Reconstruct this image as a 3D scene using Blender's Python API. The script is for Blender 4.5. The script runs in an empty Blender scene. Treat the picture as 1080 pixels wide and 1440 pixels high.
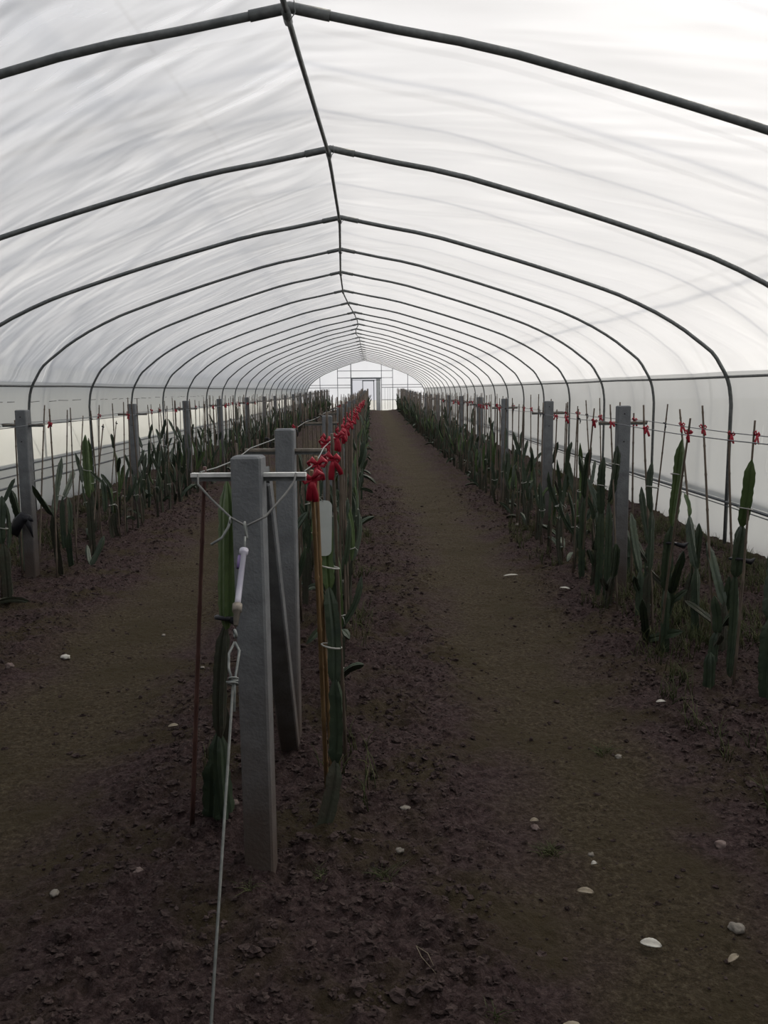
import bpy, math, random
from mathutils import Vector, Matrix, noise, Euler
random.seed(7)
sc = bpy.context.scene
col = sc.collection
PI = math.pi
R = math.radians

# ------------------------------------------------------------------ helpers
class MB:
    def __init__(s): s.v = []; s.f = []; s.m = []; s.sm = []
    def add(s, vs, fs, mi=0, smooth=True):
        o = len(s.v); s.v += [tuple(p) for p in vs]
        for f in fs: s.f.append(tuple(i + o for i in f)); s.m.append(mi); s.sm.append(smooth)
    def box(s, c, d, rot=None, mi=0, taper=1.0):
        c = Vector(c); vs = []
        for z in (-1, 1):
            k = taper if z > 0 else 1
            for x, y in ((-1, -1), (1, -1), (1, 1), (-1, 1)):
                p = Vector((x * d[0] / 2 * k, y * d[1] / 2 * k, z * d[2] / 2))
                if rot is not None: p = rot @ p
                vs.append(c + p)
        s.add(vs, [(3, 2, 1, 0), (4, 5, 6, 7), (0, 1, 5, 4), (1, 2, 6, 5), (2, 3, 7, 6), (3, 0, 4, 7)], mi, False)
    def cbox(s, c, d, ch=.008, rot=None, mi=0):
        """box standing on z with chamfered vertical edges and top"""
        c = Vector(c); x, y, z = d[0] / 2, d[1] / 2, d[2] / 2
        def ring(ix, iy, h, cc):
            X, Y = x - ix, y - iy
            return [(-X + cc, -Y, h), (X - cc, -Y, h), (X, -Y + cc, h), (X, Y - cc, h), (X - cc, Y, h), (-X + cc, Y, h), (-X, Y - cc, h), (-X, -Y + cc, h)]
        rs = [ring(0, 0, -z, ch), ring(0, 0, z - ch, ch), ring(ch, ch, z, ch)]
        vs = []
        for r_ in rs:
            for p in r_:
                p = Vector(p)
                if rot is not None: p = rot @ p
                vs.append(c + p)
        fs = [tuple(range(7, -1, -1)), tuple(range(16, 24))]
        for k in range(2):
            for i in range(8):
                j = (i + 1) % 8; fs.append((k * 8 + i, k * 8 + j, k * 8 + 8 + j, k * 8 + 8 + i))
        s.add(vs, fs, mi, False)
    def tube(s, pts, r, n=8, cap=True, mi=0, flat=1.0):
        pts = [Vector(p) for p in pts]; m = len(pts)
        rr = r if isinstance(r, (list, tuple)) else [r] * m
        t0 = (pts[1] - pts[0]).normalized()
        a = Vector((0, 0, 1)) if abs(t0.z) < .9 else Vector((1, 0, 0))
        nrm = (a - t0 * a.dot(t0)).normalized(); vs = []
        for i in range(m):
            if i == 0: t = pts[1] - pts[0]
            elif i == m - 1: t = pts[-1] - pts[-2]
            else: t = pts[i + 1] - pts[i - 1]
            t.normalize(); nrm = (nrm - t * nrm.dot(t)).normalized(); b = t.cross(nrm)
            for k in range(n):
                an = 2 * PI * k / n
                vs.append(pts[i] + nrm * math.cos(an) * rr[i] + b * math.sin(an) * rr[i] * flat)
        fs = []
        for i in range(m - 1):
            for k in range(n):
                k2 = (k + 1) % n; fs.append((i * n + k, i * n + k2, (i + 1) * n + k2, (i + 1) * n + k))
        if cap: fs.append(tuple(range(n - 1, -1, -1))); fs.append(tuple((m - 1) * n + k for k in range(n)))
        s.add(vs, fs, mi)
    def torus(s, c, R_, r_, axis=(0, 0, 1), sx=1, sy=1, n=16, k=6):
        q = Vector((0, 0, 1)).rotation_difference(Vector(axis).normalized())
        pts = [Vector(c) + q @ Vector((math.cos(2 * PI * i / n) * R_ * sx, math.sin(2 * PI * i / n) * R_ * sy, 0)) for i in range(n + 1)]
        s.tube(pts, r_, k, cap=False)
    def mesh(s, name, mats):
        me = bpy.data.meshes.new(name); me.from_pydata(s.v, [], s.f)
        if not isinstance(mats, (list, tuple)): mats = [mats]
        for m in mats: me.materials.append(m)
        me.polygons.foreach_set('material_index', s.m)
        me.polygons.foreach_set('use_smooth', s.sm)
        me.update(); return me
    def build(s, name, mats, parent=None):
        return link(name, s.mesh(name, mats), parent)
def link(name, data, parent=None, loc=None):
    o = bpy.data.objects.new(name, data); col.objects.link(o)
    if parent is not None: o.parent = parent
    if loc is not None: o.location = loc
    return o
def tag(o, label, cat, group=None, kind=None):
    if label: o['label'] = label
    if cat: o['category'] = cat
    if group: o['group'] = group
    if kind: o['kind'] = kind
    return o
def struct(o): o['kind'] = 'structure'; return o
def copy_tree(o, parent=None):
    c = o.copy(); col.objects.link(c)
    if parent is not None: c.parent = parent; 
    for ch in o.children:
        copy_tree(ch, c)
    return c
ORD = ['zeroth','first','second','third','fourth','fifth','sixth','seventh','eighth','ninth','tenth','eleventh','twelfth','thirteenth','fourteenth','fifteenth','sixteenth','seventeenth','eighteenth','nineteenth','twentieth','twenty-first','twenty-second','twenty-third','twenty-fourth','twenty-fifth','twenty-sixth','twenty-seventh']

# ------------------------------------------------------------------ materials
def mat(name):
    m = bpy.data.materials.new(name); m.use_nodes = True
    nt = m.node_tree; nt.nodes.clear(); out = nt.nodes.new('ShaderNodeOutputMaterial')
    return m, nt, out
def N(nt, t, **kw):
    n = nt.nodes.new(t)
    for k, v in kw.items():
        if k in n.inputs.keys() if isinstance(k, str) else False: n.inputs[k].default_value = v
        else: setattr(n, k, v)
    return n
def L(nt, a, b): nt.links.new(a, b)
def noisy(name, c1, c2, scale=20, rough=.7, metal=0, bump=.2, stretch=(1, 1, 1), bscale=None, spec=.3, detail=5, c3=None):
    m, nt, out = mat(name)
    p = nt.nodes.new('ShaderNodeBsdfPrincipled')
    tc = nt.nodes.new('ShaderNodeTexCoord'); mp = nt.nodes.new('ShaderNodeMapping'); mp.inputs['Scale'].default_value = stretch
    L(nt, tc.outputs['Object'], mp.inputs[0])
    n = nt.nodes.new('ShaderNodeTexNoise'); n.inputs['Scale'].default_value = scale; n.inputs['Detail'].default_value = detail
    L(nt, mp.outputs[0], n.inputs['Vector'])
    cr = nt.nodes.new('ShaderNodeValToRGB'); cr.color_ramp.elements[0].position = .3; cr.color_ramp.elements[1].position = .7
    cr.color_ramp.elements[0].color = (*c1, 1); cr.color_ramp.elements[1].color = (*c2, 1)
    if c3: e = cr.color_ramp.elements.new(.85); e.color = (*c3, 1)
    L(nt, n.outputs['Fac'], cr.inputs[0]); L(nt, cr.outputs[0], p.inputs['Base Color'])
    p.inputs['Roughness'].default_value = rough; p.inputs['Metallic'].default_value = metal
    p.inputs['Specular IOR Level'].default_value = spec
    if bump:
        b = nt.nodes.new('ShaderNodeBump'); b.inputs['Strength'].default_value = bump; b.inputs['Distance'].default_value = .01
        n2 = nt.nodes.new('ShaderNodeTexNoise'); n2.inputs['Scale'].default_value = bscale or scale * 3; n2.inputs['Detail'].default_value = 6
        L(nt, mp.outputs[0], n2.inputs['Vector']); L(nt, n2.outputs['Fac'], b.inputs['Height']); L(nt, b.outputs[0], p.inputs['Normal'])
    L(nt, p.outputs[0], out.inputs[0]); return m

M = {}
M['concrete'] = noisy('concrete', (.108, .114, .120), (.155, .162, .168), 14, .9, bump=.35, bscale=90, spec=.15)
M['steel'] = noisy('galvanised_pipe', (.085, .092, .092), (.14, .148, .148), 30, .5, .3, bump=.05)
M['zinc'] = noisy('zinc_wire', (.11, .12, .115), (.2, .21, .2), 60, .5, .2, bump=0)
M['arm'] = noisy('arm_lit_steel', (.50, .50, .49), (.66, .66, .64), 40, .5, .15, bump=.05)  # pale tone standing for light on top of the arm
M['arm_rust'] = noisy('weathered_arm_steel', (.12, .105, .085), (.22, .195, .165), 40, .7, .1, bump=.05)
M['bamboo'] = noisy('bamboo', (.058, .044, .033), (.11, .085, .062), 9, .65, bump=.25, stretch=(6, 6, 1), bscale=30)
M['bamboo_gold'] = noisy('golden_bamboo', (.10, .058, .026), (.19, .12, .055), 8, .55, bump=.2, stretch=(6, 6, 1), bscale=30)
M['bamboo_red'] = noisy('reddish_stake', (.05, .022, .02), (.10, .05, .04), 8, .6, bump=.2, stretch=(6, 6, 1), bscale=30)
M['cactus'] = noisy('cactus_green', (.018, .030, .019), (.036, .052, .027), 9, .5, bump=.25, bscale=45, spec=.35, c3=(.06, .07, .03))
M['cactus_light'] = noisy('cactus_bright_green', (.034, .062, .018), (.062, .095, .030), 9, .5, bump=.2, bscale=45, spec=.35, c3=(.09, .11, .045))
M['cactus_old'] = noisy('cactus_brown', (.032, .026, .018), (.026, .034, .020), 12, .75, bump=.4, bscale=60)
M['ribbon'] = noisy('red_ribbon', (.20, .006, .016), (.30, .010, .026), 20, .5, bump=.1)
M['twine'] = noisy('white_twine', (.22, .22, .2), (.36, .36, .33), 60, .8, bump=0)
M['black_plastic'] = noisy('black_plastic', (.006, .006, .009), (.014, .014, .018), 20, .5, bump=.3)
M['tag'] = noisy('white_plastic', (.36, .39, .37), (.45, .48, .46), 12, .45, bump=.05)
M['lavender'] = noisy('pale_plastic_sleeve', (.30, .29, .35), (.42, .41, .46), 12, .35, bump=.05)
M['purple'] = noisy('purple_plastic', (.10, .07, .17), (.13, .09, .2), 12, .4, bump=0)
M['stone'] = noisy('pale_stone', (.11, .10, .085), (.2, .18, .155), 40, .9, bump=.5, bscale=80)
M['stone_pink'] = noisy('pinkish_stone', (.09, .062, .056), (.14, .11, .10), 40, .9, bump=.5, bscale=80)
M['leaf_white'] = noisy('bleached_leaf', (.30, .285, .25), (.42, .41, .37), 40, .7, bump=.4, bscale=80)
M['leaf_tan'] = noisy('tan_leaf', (.15, .125, .09), (.22, .19, .14), 40, .7, bump=.4, bscale=80)
M['straw'] = noisy('dry_straw', (.12, .10, .065), (.2, .17, .12), 30, .8, bump=0)
M['weed'] = noisy('weed_green', (.03, .042, .014), (.08, .085, .03), 6, .7, bump=0)
M['rollpipe'] = noisy('roll_pipe_steel', (.06, .068, .075), (.11, .12, .13), 30, .5, .3, bump=0)
M['gable_pipe'] = noisy('gable_pipe', (.12, .13, .145), (.17, .185, .2), 30, .5, .3, bump=0)
M['jamb'] = noisy('painted_jamb', (.40, .42, .42), (.5, .52, .52), 6, .5, bump=.05)
M['cable'] = noisy('dull_cable', (.06, .065, .06), (.10, .105, .10), 60, .6, .1, bump=.1)
M['blocker_wall'] = noisy('dark_blocker_wall', (.10, .10, .095), (.15, .15, .14), 5, .9, bump=.3)
M['white_film'] = noisy('added_tunnel_film', (.50, .50, .46), (.58, .58, .54), 2, .6, bump=.1)
M['cord'] = noisy('grey_cord', (.1, .1, .1), (.16, .16, .15), 30, .8, bump=0)

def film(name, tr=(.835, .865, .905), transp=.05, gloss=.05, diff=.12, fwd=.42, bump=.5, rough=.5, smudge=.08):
    m, nt, out = mat(name)
    tc = nt.nodes.new('ShaderNodeTexCoord')
    m0 = nt.nodes.new('ShaderNodeMapping'); m0.inputs['Rotation'].default_value = (0, 0, R(32)); L(nt, tc.outputs['Object'], m0.inputs[0])
    mp = nt.nodes.new('ShaderNodeMapping'); mp.inputs['Scale'].default_value = (.55, 2.0, .6)
    L(nt, m0.outputs[0], mp.inputs[0])
    n1 = nt.nodes.new('ShaderNodeTexNoise'); n1.inputs['Scale'].default_value = .95; n1.inputs['Detail'].default_value = 2; n1.inputs['Distortion'].default_value = .5
    L(nt, mp.outputs[0], n1.inputs['Vector'])
    n2 = nt.nodes.new('ShaderNodeTexNoise'); n2.inputs['Scale'].default_value = 3; n2.inputs['Detail'].default_value = 1.5
    L(nt, mp.outputs[0], n2.inputs['Vector'])
    ma = nt.nodes.new('ShaderNodeMath'); ma.operation = 'MULTIPLY_ADD'; ma.inputs[1].default_value = .12
    L(nt, n2.outputs['Fac'], ma.inputs[0]); L(nt, n1.outputs['Fac'], ma.inputs[2])
    b = nt.nodes.new('ShaderNodeBump'); b.inputs['Distance'].default_value = .2
    sxx = nt.nodes.new('ShaderNodeSeparateXYZ'); L(nt, tc.outputs['Object'], sxx.inputs[0])   # the sheet hangs slacker on the left slope
    mr = nt.nodes.new('ShaderNodeMapRange'); mr.inputs['From Min'].default_value = -1.2; mr.inputs['From Max'].default_value = .3; mr.inputs['To Min'].default_value = bump * 1.1; mr.inputs['To Max'].default_value = bump * .4
    L(nt, sxx.outputs['X'], mr.inputs['Value']); L(nt, mr.outputs[0], b.inputs['Strength'])
    L(nt, ma.outputs[0], b.inputs['Height'])
    # patchy haze of dust and dew in the sheet
    n3 = nt.nodes.new('ShaderNodeTexNoise'); n3.inputs['Scale'].default_value = .9; n3.inputs['Detail'].default_value = 5
    L(nt, tc.outputs['Object'], n3.inputs['Vector'])
    cr = nt.nodes.new('ShaderNodeValToRGB'); cr.color_ramp.elements[0].position = .3; cr.color_ramp.elements[1].position = .75
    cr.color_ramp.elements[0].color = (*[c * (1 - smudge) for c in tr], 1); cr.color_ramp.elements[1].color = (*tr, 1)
    L(nt, n3.outputs['Fac'], cr.inputs[0])
    t = nt.nodes.new('ShaderNodeBsdfTranslucent'); L(nt, cr.outputs[0], t.inputs['Color']); L(nt, b.outputs[0], t.inputs['Normal'])
    d = nt.nodes.new('ShaderNodeBsdfDiffuse'); d.inputs['Color'].default_value = (.8, .81, .82, 1); L(nt, b.outputs[0], d.inputs['Normal'])
    rf = nt.nodes.new('ShaderNodeBsdfRefraction'); rf.inputs['IOR'].default_value = 1.12; rf.inputs['Roughness'].default_value = rough
    L(nt, cr.outputs[0], rf.inputs['Color']); L(nt, b.outputs[0], rf.inputs['Normal'])
    tp = nt.nodes.new('ShaderNodeBsdfTransparent'); tp.inputs[0].default_value = (.92, .94, .96, 1)
    gl = nt.nodes.new('ShaderNodeBsdfGlossy'); gl.inputs['Roughness'].default_value = .6; gl.inputs['Color'].default_value = (.8, .8, .8, 1); L(nt, b.outputs[0], gl.inputs['Normal'])
    def mix(f, a, b_):
        x = nt.nodes.new('ShaderNodeMixShader'); x.inputs[0].default_value = f; L(nt, a, x.inputs[1]); L(nt, b_, x.inputs[2]); return x.outputs[0]
    s = mix(fwd, t.outputs[0], rf.outputs[0]); s = mix(diff, s, d.outputs[0]); s = mix(gloss, s, gl.outputs[0]); s = mix(transp, s, tp.outputs[0])
    L(nt, s, out.inputs[0]); return m
M['film'] = film('greenhouse_film')
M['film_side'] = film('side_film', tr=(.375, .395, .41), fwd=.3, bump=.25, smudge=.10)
M['net'] = film('side_opening_net', tr=(.62, .64, .63), transp=.42, fwd=.35, bump=.2, rough=.4)
M['film_gable'] = film('clear_gable_film', tr=(.90, .93, .96), transp=.4, fwd=.4, bump=.2, rough=.3)

def browner_foot(m, h0=.05, h1=.95, col_=(.06, .043, .034)):
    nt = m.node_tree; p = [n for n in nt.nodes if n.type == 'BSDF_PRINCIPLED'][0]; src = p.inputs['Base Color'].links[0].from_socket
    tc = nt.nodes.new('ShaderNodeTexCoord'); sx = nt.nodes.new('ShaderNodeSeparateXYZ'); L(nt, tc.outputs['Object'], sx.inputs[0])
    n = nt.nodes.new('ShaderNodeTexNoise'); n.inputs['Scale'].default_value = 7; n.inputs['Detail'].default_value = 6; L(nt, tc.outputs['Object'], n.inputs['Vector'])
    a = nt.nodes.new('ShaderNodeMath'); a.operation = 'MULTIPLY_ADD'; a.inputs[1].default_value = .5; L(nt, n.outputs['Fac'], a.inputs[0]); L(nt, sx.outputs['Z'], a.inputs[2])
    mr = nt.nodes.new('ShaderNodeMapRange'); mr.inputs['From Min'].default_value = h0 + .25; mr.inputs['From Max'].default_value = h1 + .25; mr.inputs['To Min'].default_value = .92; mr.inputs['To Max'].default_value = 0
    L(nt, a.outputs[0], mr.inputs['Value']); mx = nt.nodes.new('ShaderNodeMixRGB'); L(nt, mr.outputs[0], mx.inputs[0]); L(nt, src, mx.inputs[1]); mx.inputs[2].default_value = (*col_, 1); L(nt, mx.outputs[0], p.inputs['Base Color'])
browner_foot(M['concrete'])  # mixes brown into the concrete, stronger toward the foot
# soil: beds are purplish brown, trodden paths olive brown
PATHS = [(-1.60, .56), (.88, .50)]
def soil():
    m, nt, out = mat('soil'); p = nt.nodes.new('ShaderNodeBsdfPrincipled'); p.inputs['Roughness'].default_value = .95; p.inputs['Specular IOR Level'].default_value = .12
    tc = nt.nodes.new('ShaderNodeTexCoord'); sx = nt.nodes.new('ShaderNodeSeparateXYZ'); L(nt, tc.outputs['Object'], sx.inputs[0])
    nw = nt.nodes.new('ShaderNodeTexNoise'); nw.inputs['Scale'].default_value = 1.1; nw.inputs['Detail'].default_value = 5; L(nt, tc.outputs['Object'], nw.inputs['Vector'])
    def math_(op, a, b=None, c=None):
        x = nt.nodes.new('ShaderNodeMath'); x.operation = op
        for i, v in enumerate((a, b, c)):
            if v is None: continue
            if isinstance(v, (int, float)): x.inputs[i].default_value = v
            else: L(nt, v, x.inputs[i])
        return x.outputs[0]
    wob = math_('MULTIPLY', math_('SUBTRACT', nw.outputs['Fac'], .5), 1.3)
    xx = math_('ADD', sx.outputs['X'], wob)
    masks = []
    for c, w in PATHS:
        d = math_('ABSOLUTE', math_('SUBTRACT', xx, c)); mk = math_('SUBTRACT', 1.0, math_('DIVIDE', d, w)); masks.append(math_('MAXIMUM', mk, 0))
    pm = math_('MINIMUM', math_('MULTIPLY', math_('ADD', masks[0], masks[1]), 1.8), 1)
    n1 = nt.nodes.new('ShaderNodeTexNoise'); n1.inputs['Scale'].default_value = 42; n1.inputs['Detail'].default_value = 9; n1.inputs['Roughness'].default_value = .82; L(nt, tc.outputs['Object'], n1.inputs['Vector'])
    def ramp(src, cols, ps):
        cr = nt.nodes.new('ShaderNodeValToRGB'); el = cr.color_ramp.elements
        while len(el) < len(cols): el.new(.5)
        for e, c, q in zip(el, cols, ps): e.position = q; e.color = (*c, 1)
        L(nt, src, cr.inputs[0]); return cr.outputs[0]
    bed = ramp(n1.outputs['Fac'], [(.013, .0074, .0072), (.041, .0255, .0245), (.098, .069, .066)], [.36, .50, .66])
    path = ramp(n1.outputs['Fac'], [(.019, .0135, .0075), (.046, .0345, .0195), (.105, .085, .056)], [.36, .50, .66])
    mx = nt.nodes.new('ShaderNodeMixRGB'); L(nt, pm, mx.inputs[0]); L(nt, bed, mx.inputs[1]); L(nt, path, mx.inputs[2])
    # mossy green-ochre patches
    n4 = nt.nodes.new('ShaderNodeTexNoise'); n4.inputs['Scale'].default_value = 2.3; n4.inputs['Detail'].default_value = 6; L(nt, tc.outputs['Object'], n4.inputs['Vector'])
    mo = ramp(n4.outputs['Fac'], [(0, 0, 0), (.8, .8, .8)], [.48, .62])
    mx2 = nt.nodes.new('ShaderNodeMixRGB'); L(nt, mo, mx2.inputs[0]); L(nt, mx.outputs[0], mx2.inputs[1]); mx2.inputs[2].default_value = (.040, .031, .015, 1)
    L(nt, mx2.outputs[0], p.inputs['Base Color'])
    b = nt.nodes.new('ShaderNodeBump'); b.inputs['Strength'].default_value = 1.0; b.inputs['Distance'].default_value = .045
    n5 = nt.nodes.new('ShaderNodeTexNoise'); n5.inputs['Scale'].default_value = 45; n5.inputs['Detail'].default_value = 7; n5.inputs['Roughness'].default_value = .65; L(nt, tc.outputs['Object'], n5.inputs['Vector'])
    L(nt, n5.outputs['Fac'], b.inputs['Height']); L(nt, b.outputs[0], p.inputs['Normal'])
    L(nt, p.outputs[0], out.inputs[0]); return m
M['soil'] = soil()
M['clod'] = noisy('soil_clod', (.016, .0105, .010), (.058, .042, .039), 30, .95, bump=.6, bscale=120, spec=.1)
M['outside'] = noisy('outside_ground', (.26, .27, .25), (.36, .36, .33), 1.5, .95, bump=.3)

# ------------------------------------------------------------------ ground shape
ROWS = {'left': -3.0, 'centre': -.38, 'right': 1.93}
def rise(y): return .26 * max(0, min(1, (y - 30) / 30.0))
def bedness(x, y):
    w = .18 * noise.noise((x * .5 + 3, y * .9, 0))
    k = 0
    for c, hw in PATHS:
        d = abs(x + w - c); k = max(k, 1 - min(1, max(0, (d - hw * .55) / .38)))
    return 1 - k
def gh(x, y):
    b = bedness(x, y)
    h = .05 * b - .045
    a = .25 + .75 * b
    h += a * .030 * noise.noise((x * 3.1, y * 3.1, 1.7))
    n2 = noise.noise((x * 10, y * 10, 4.1)); h += a * .026 * (abs(n2) * 2 - .5)
    h += a * .016 * noise.noise((x * 24, y * 24, 7.3))
    if y < 14:
        q = noise.voronoi((x * 22, y * 22, 1.0))[0]; h += a * .020 * max(-.6, .42 - q[0]) * (.5 + noise.noise((x * 4, y * 4, 8)) * 1.4)
    if y < 8:
        q = noise.voronoi((x * 52, y * 52, 3.0))[0]; h += (.35 + .65 * a) * .010 * (.42 - q[0])
    # loose soil banked along the foot of the side walls
    e = max(0, (-3.75 - x) / .5, (x - 3.1) / .5)
    h += min(e, 1) * (.045 if x < 0 else -.03) * (1 + noise.noise((x, y * .45, 9)))
    return h + rise(y)
def build_floor():
    ys = [-3.0 + i * .2 for i in range(19)]
    ys = [y for y in ys if y < 1.0]; y = 1.0
    while y < 59.6: ys.append(y); y += max(.010, y * .0048)
    ys.append(59.6)
    nx = 680; xs = [-4.7 + 8.6 * i / nx for i in range(nx + 1)]
    v = [(x, y, gh(x, y)) for y in ys for x in xs]; w = nx + 1
    f = [(j * w + i, j * w + i + 1, (j + 1) * w + i + 1, (j + 1) * w + i) for j in range(len(ys) - 1) for i in range(nx)]
    me = bpy.data.meshes.new('floor'); me.from_pydata(v, [], f); me.materials.append(M['soil'])
    me.polygons.foreach_set('use_smooth', [True] * len(f)); me.update()
    return struct(link('floor', me))
build_floor()
# land outside, a ring round the tunnel
mb = MB()
for x0, x1, y0, y1 in ((-60, -4.7, -40, 120), (3.9, 60, -40, 120), (-4.7, 3.9, 59.6, 120), (-4.7, 3.9, -40, -3.0)):
    z = -.02
    mb.add([(x0, y0, z), (x1, y0, z), (x1, y1, z + (rise(60) if y0 > 50 else 0)), (x0, y1, z + (rise(60) if y0 > 50 else 0))], [(0, 1, 2, 3)], 0, False)
o = mb.build('ground_outside', M['outside']); struct(o)

# ------------------------------------------------------------------ tunnel shape
ARCH_Y = [3.98, 6.35, 8.72, 11.12, 13.5, 15.87, 18.25, 20.65, 23.05, 25.45]
while ARCH_Y[-1] < 57: ARCH_Y.append(ARCH_Y[-1] + 2.4)
APEX = [(-3, -.36, 3.24), (1.6, -.36, 3.24), (3.98, -.335, 3.26), (6.35, -.27, 3.31), (8.72, -.28, 3.30), (11.12, -.36, 3.38), (13.5, -.44, 3.42), (15.87, -.48, 3.41), (18.25, -.44, 3.43), (20.65, -.37, 3.45), (23.05, -.34, 3.50), (25.45, -.35, 3.54), (27.85, -.46, 3.57), (30.25, -.50, 3.60), (32.65, -.41, 3.60), (37.4, -.43, 3.60), (44, -.43, 3.62), (59.6, -.44, 3.66)]
def apex(y):
    for a, b in zip(APEX, APEX[1:]):
        if y <= b[0]:
            t = max(0, (y - a[0]) / (b[0] - a[0])); return a[1] + (b[1] - a[1]) * t, a[2] + (b[2] - a[2]) * t
    return APEX[-1][1:]
PROF = [(0, 1.0), (.10, .948), (.215, .893), (.32, .822), (.435, .738), (.55, .648), (.64, .572), (.705, .513), (.79, .415), (.86, .314), (.905, .232), (.945, .155), (.965, .085), (.985, .0), (.995, -.08), (1.0, -.18)]
XR, XL = 3.70, -4.44
ZR = 1.70
def half_profile(y, side, out=0.0, legs=True):
    """points from the apex down one side; 'out' pushes outwards"""
    ax, az = apex(y); ex = (XR if side > 0 else XL)
    pts = []
    n = 26
    for i in range(n + 1):
        u = i / n * (len(PROF) - 1); k = min(int(u), len(PROF) - 2); t = u - k
        f0 = PROF[max(k - 1, 0)]; f1 = PROF[k]; f2 = PROF[k + 1]; f3 = PROF[min(k + 2, len(PROF) - 1)]
        def cr(a, b, c, d): return .5 * ((2 * b) + (c - a) * t + (2 * a - 5 * b + 4 * c - d) * t * t + (-a + 3 * b - 3 * c + d) * t ** 3)
        if k == 0: fx = f1[0] + (f2[0] - f1[0]) * t; fz = f1[1] + (f2[1] - f1[1]) * t
        else: fx = cr(f0[0], f1[0], f2[0], f3[0]); fz = cr(f0[1], f1[1], f2[1], f3[1])
        pts.append(Vector((ax + (ex - ax) * fx, 0, ZR + (az - ZR) * fz)))
    if out:
        res = []
        for i, p in enumerate(pts):
            a = pts[max(i - 1, 0)]; b = pts[min(i + 1, len(pts) - 1)]; t = (b - a).normalized()
            nn = Vector((t.z, 0, -t.x)) * (-side)
            if i == 0: nn = Vector((0, 0, 1))
            res.append(p + nn * out)
        pts = res
    return pts

# steel arches
for i, y in enumerate(ARCH_Y):
    ax, az = apex(y)
    rt = half_profile(y, 1); lf = half_profile(y, -1)
    e = bpy.data.objects.new('steel_arch', None); col.objects.link(e); e.location = (ax, y, rise(y) - .05)
    off = Vector((-ax, 0, -(rise(y) - .05)))
    for nm, pts in (('arch_pipe', rt), ('arch_pipe', lf)):
        m = MB(); q = [p + off for p in pts]; q.append(Vector((q[-1].x, 0, -.05)))
        m.tube(q, .0195 if i < 3 else .017, 10 if i < 6 else 6); m.build(nm, M['steel'], e)
    # sleeve joint at the apex
    m = MB(); m.tube([lf[0].lerp(lf[1], .75) + off, lf[0] + off, rt[0].lerp(rt[1], .75) + off], .0245, 10); m.build('apex_sleeve', M['steel'], e)
    nth = ORD[i + 1] if i + 1 < len(ORD) else 'far'
    tag(e, ('nearest grey steel arch crossing the top of the photo' if i == 0 else '%s grey steel roof arch counted from the camera' % nth) if i < len(ARCH_Y) - 1 else 'last grey steel roof arch, just before the far gable', 'arch', 'steel roof arches')

# ridge pipe with clamps, side rails
m = MB(); pts = []
yy = -.95
while yy < 59.5: a = apex(yy); pts.append((a[0] - .012, yy, a[1] - .038)); yy += .6
m.tube(pts, .0135, 8); ridge = m.build('ridge_pipe', M['steel']); tag(ridge, 'long wavy grey ridge pipe running under the roof peak', 'pipe')
for y in ARCH_Y[:8]:
    a = apex(y); c = MB(); c.tube([(a[0] - .012, y - .07, a[1] - .041), (a[0] - .012, y + .055, a[1] - .038)], .020, 8)
    c.tube([(a[0] + .02, y - .02, a[1] + .02), (a[0] + .026, y - .025, a[1] - .03), (a[0] + .0, y - .03, a[1] - .066), (a[0] - .03, y - .025, a[1] - .03)], .003, 5)
    c.build('pipe_clamp', M['steel'], ridge)
for side, x, nm in ((1, XR - .045, 'right'), (-1, XL + .045, 'left')):
    m = MB(); pts = []; yy = -.95
    while yy < 59.4:
        pts.append((x + .01 * noise.noise((yy * .3, 1, side)), yy, ZR + .012 * noise.noise((yy * .35, side * 4, 2)))); yy += .8
    m.tube(pts, .0135, 8); ro = m.build('side_rail', M['steel'])
    tag(ro, 'long horizontal grey rail pipe along the %s side wall' % nm, 'rail')

# roof film
def film_sheet(name, prof_fn, mt, ys=None):
    v = []; f = []
    if ys is None:
        ys = []; yy = -1.0
        while yy < 59.55: ys.append(yy); yy += .2 if yy < 24 else .4
        ys.append(59.58)
    w = None
    for y in ys:
        pts = prof_fn(y); w = len(pts); v += pts
    for j in range(len(ys) - 1):
        for i in range(w - 1): f.append((j * w + i, j * w + i + 1, (j + 1) * w + i + 1, (j + 1) * w + i))
    me = bpy.data.meshes.new(name); me.from_pydata(v, [], f); me.polygons.foreach_set('use_smooth', [True] * len(f))
    for q in (mt if isinstance(mt, (list, tuple)) else [mt]): me.materials.append(q)
    me.update(); o = link(name, me); return struct(o)
ALLY = [3.98 - 2.38 * k for k in (3, 2, 1)] + ARCH_Y + [59.6]
def sag(y):
    for a, b in zip(ALLY, ALLY[1:]):
        if a <= y <= b: return math.sin(PI * (y - a) / (b - a)) ** .8
    return 0
def roof_prof(y):
    s = sag(y); rr = half_profile(y, 1, .026); ll = half_profile(y, -1, .026)
    pts = []
    for side, ps in ((-1, ll[:23][::-1]), (1, rr[1:23])):
        for i, p in enumerate(ps):
            k = s * (.022 + .03 * noise.noise((p.x * 1.1, y * 1.3, 3 + side))) if True else 0
            # small tension folds running diagonally off the arches on the left slope
            w_ = .006 * noise.noise(((p.x + y * .8) * 3.2, (p.x - y) * .7, 5)) * (1 if side < 0 else .5) * min(1, s * 2)
            d = Vector((-(p.x + .37) * .1, 0, -1)).normalized() * (max(0, k) + w_)
            if p.z < ZR + .1: d *= .3
            pts.append((p.x + d.x, y, p.z + d.z))
    return pts
film_sheet('ceiling', roof_prof, M['film'])
ZB = ZR + (3.3 - ZR) * -.18
def wav(x, y, z, s): return x + .018 * noise.noise((y * 1.4, z * 1.2, s)) + .006 * noise.noise((y * 5, z * 2, s + 3))
def right_upper(y): return [(p.x, y, p.z) for p in half_profile(y, 1, .027)[22:26]] + [(wav(XR + .03, y, z, 1), y, z) for z in [ZB - .02 - (ZB - .02 - .42) * i / 9 for i in range(10)]]
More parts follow.
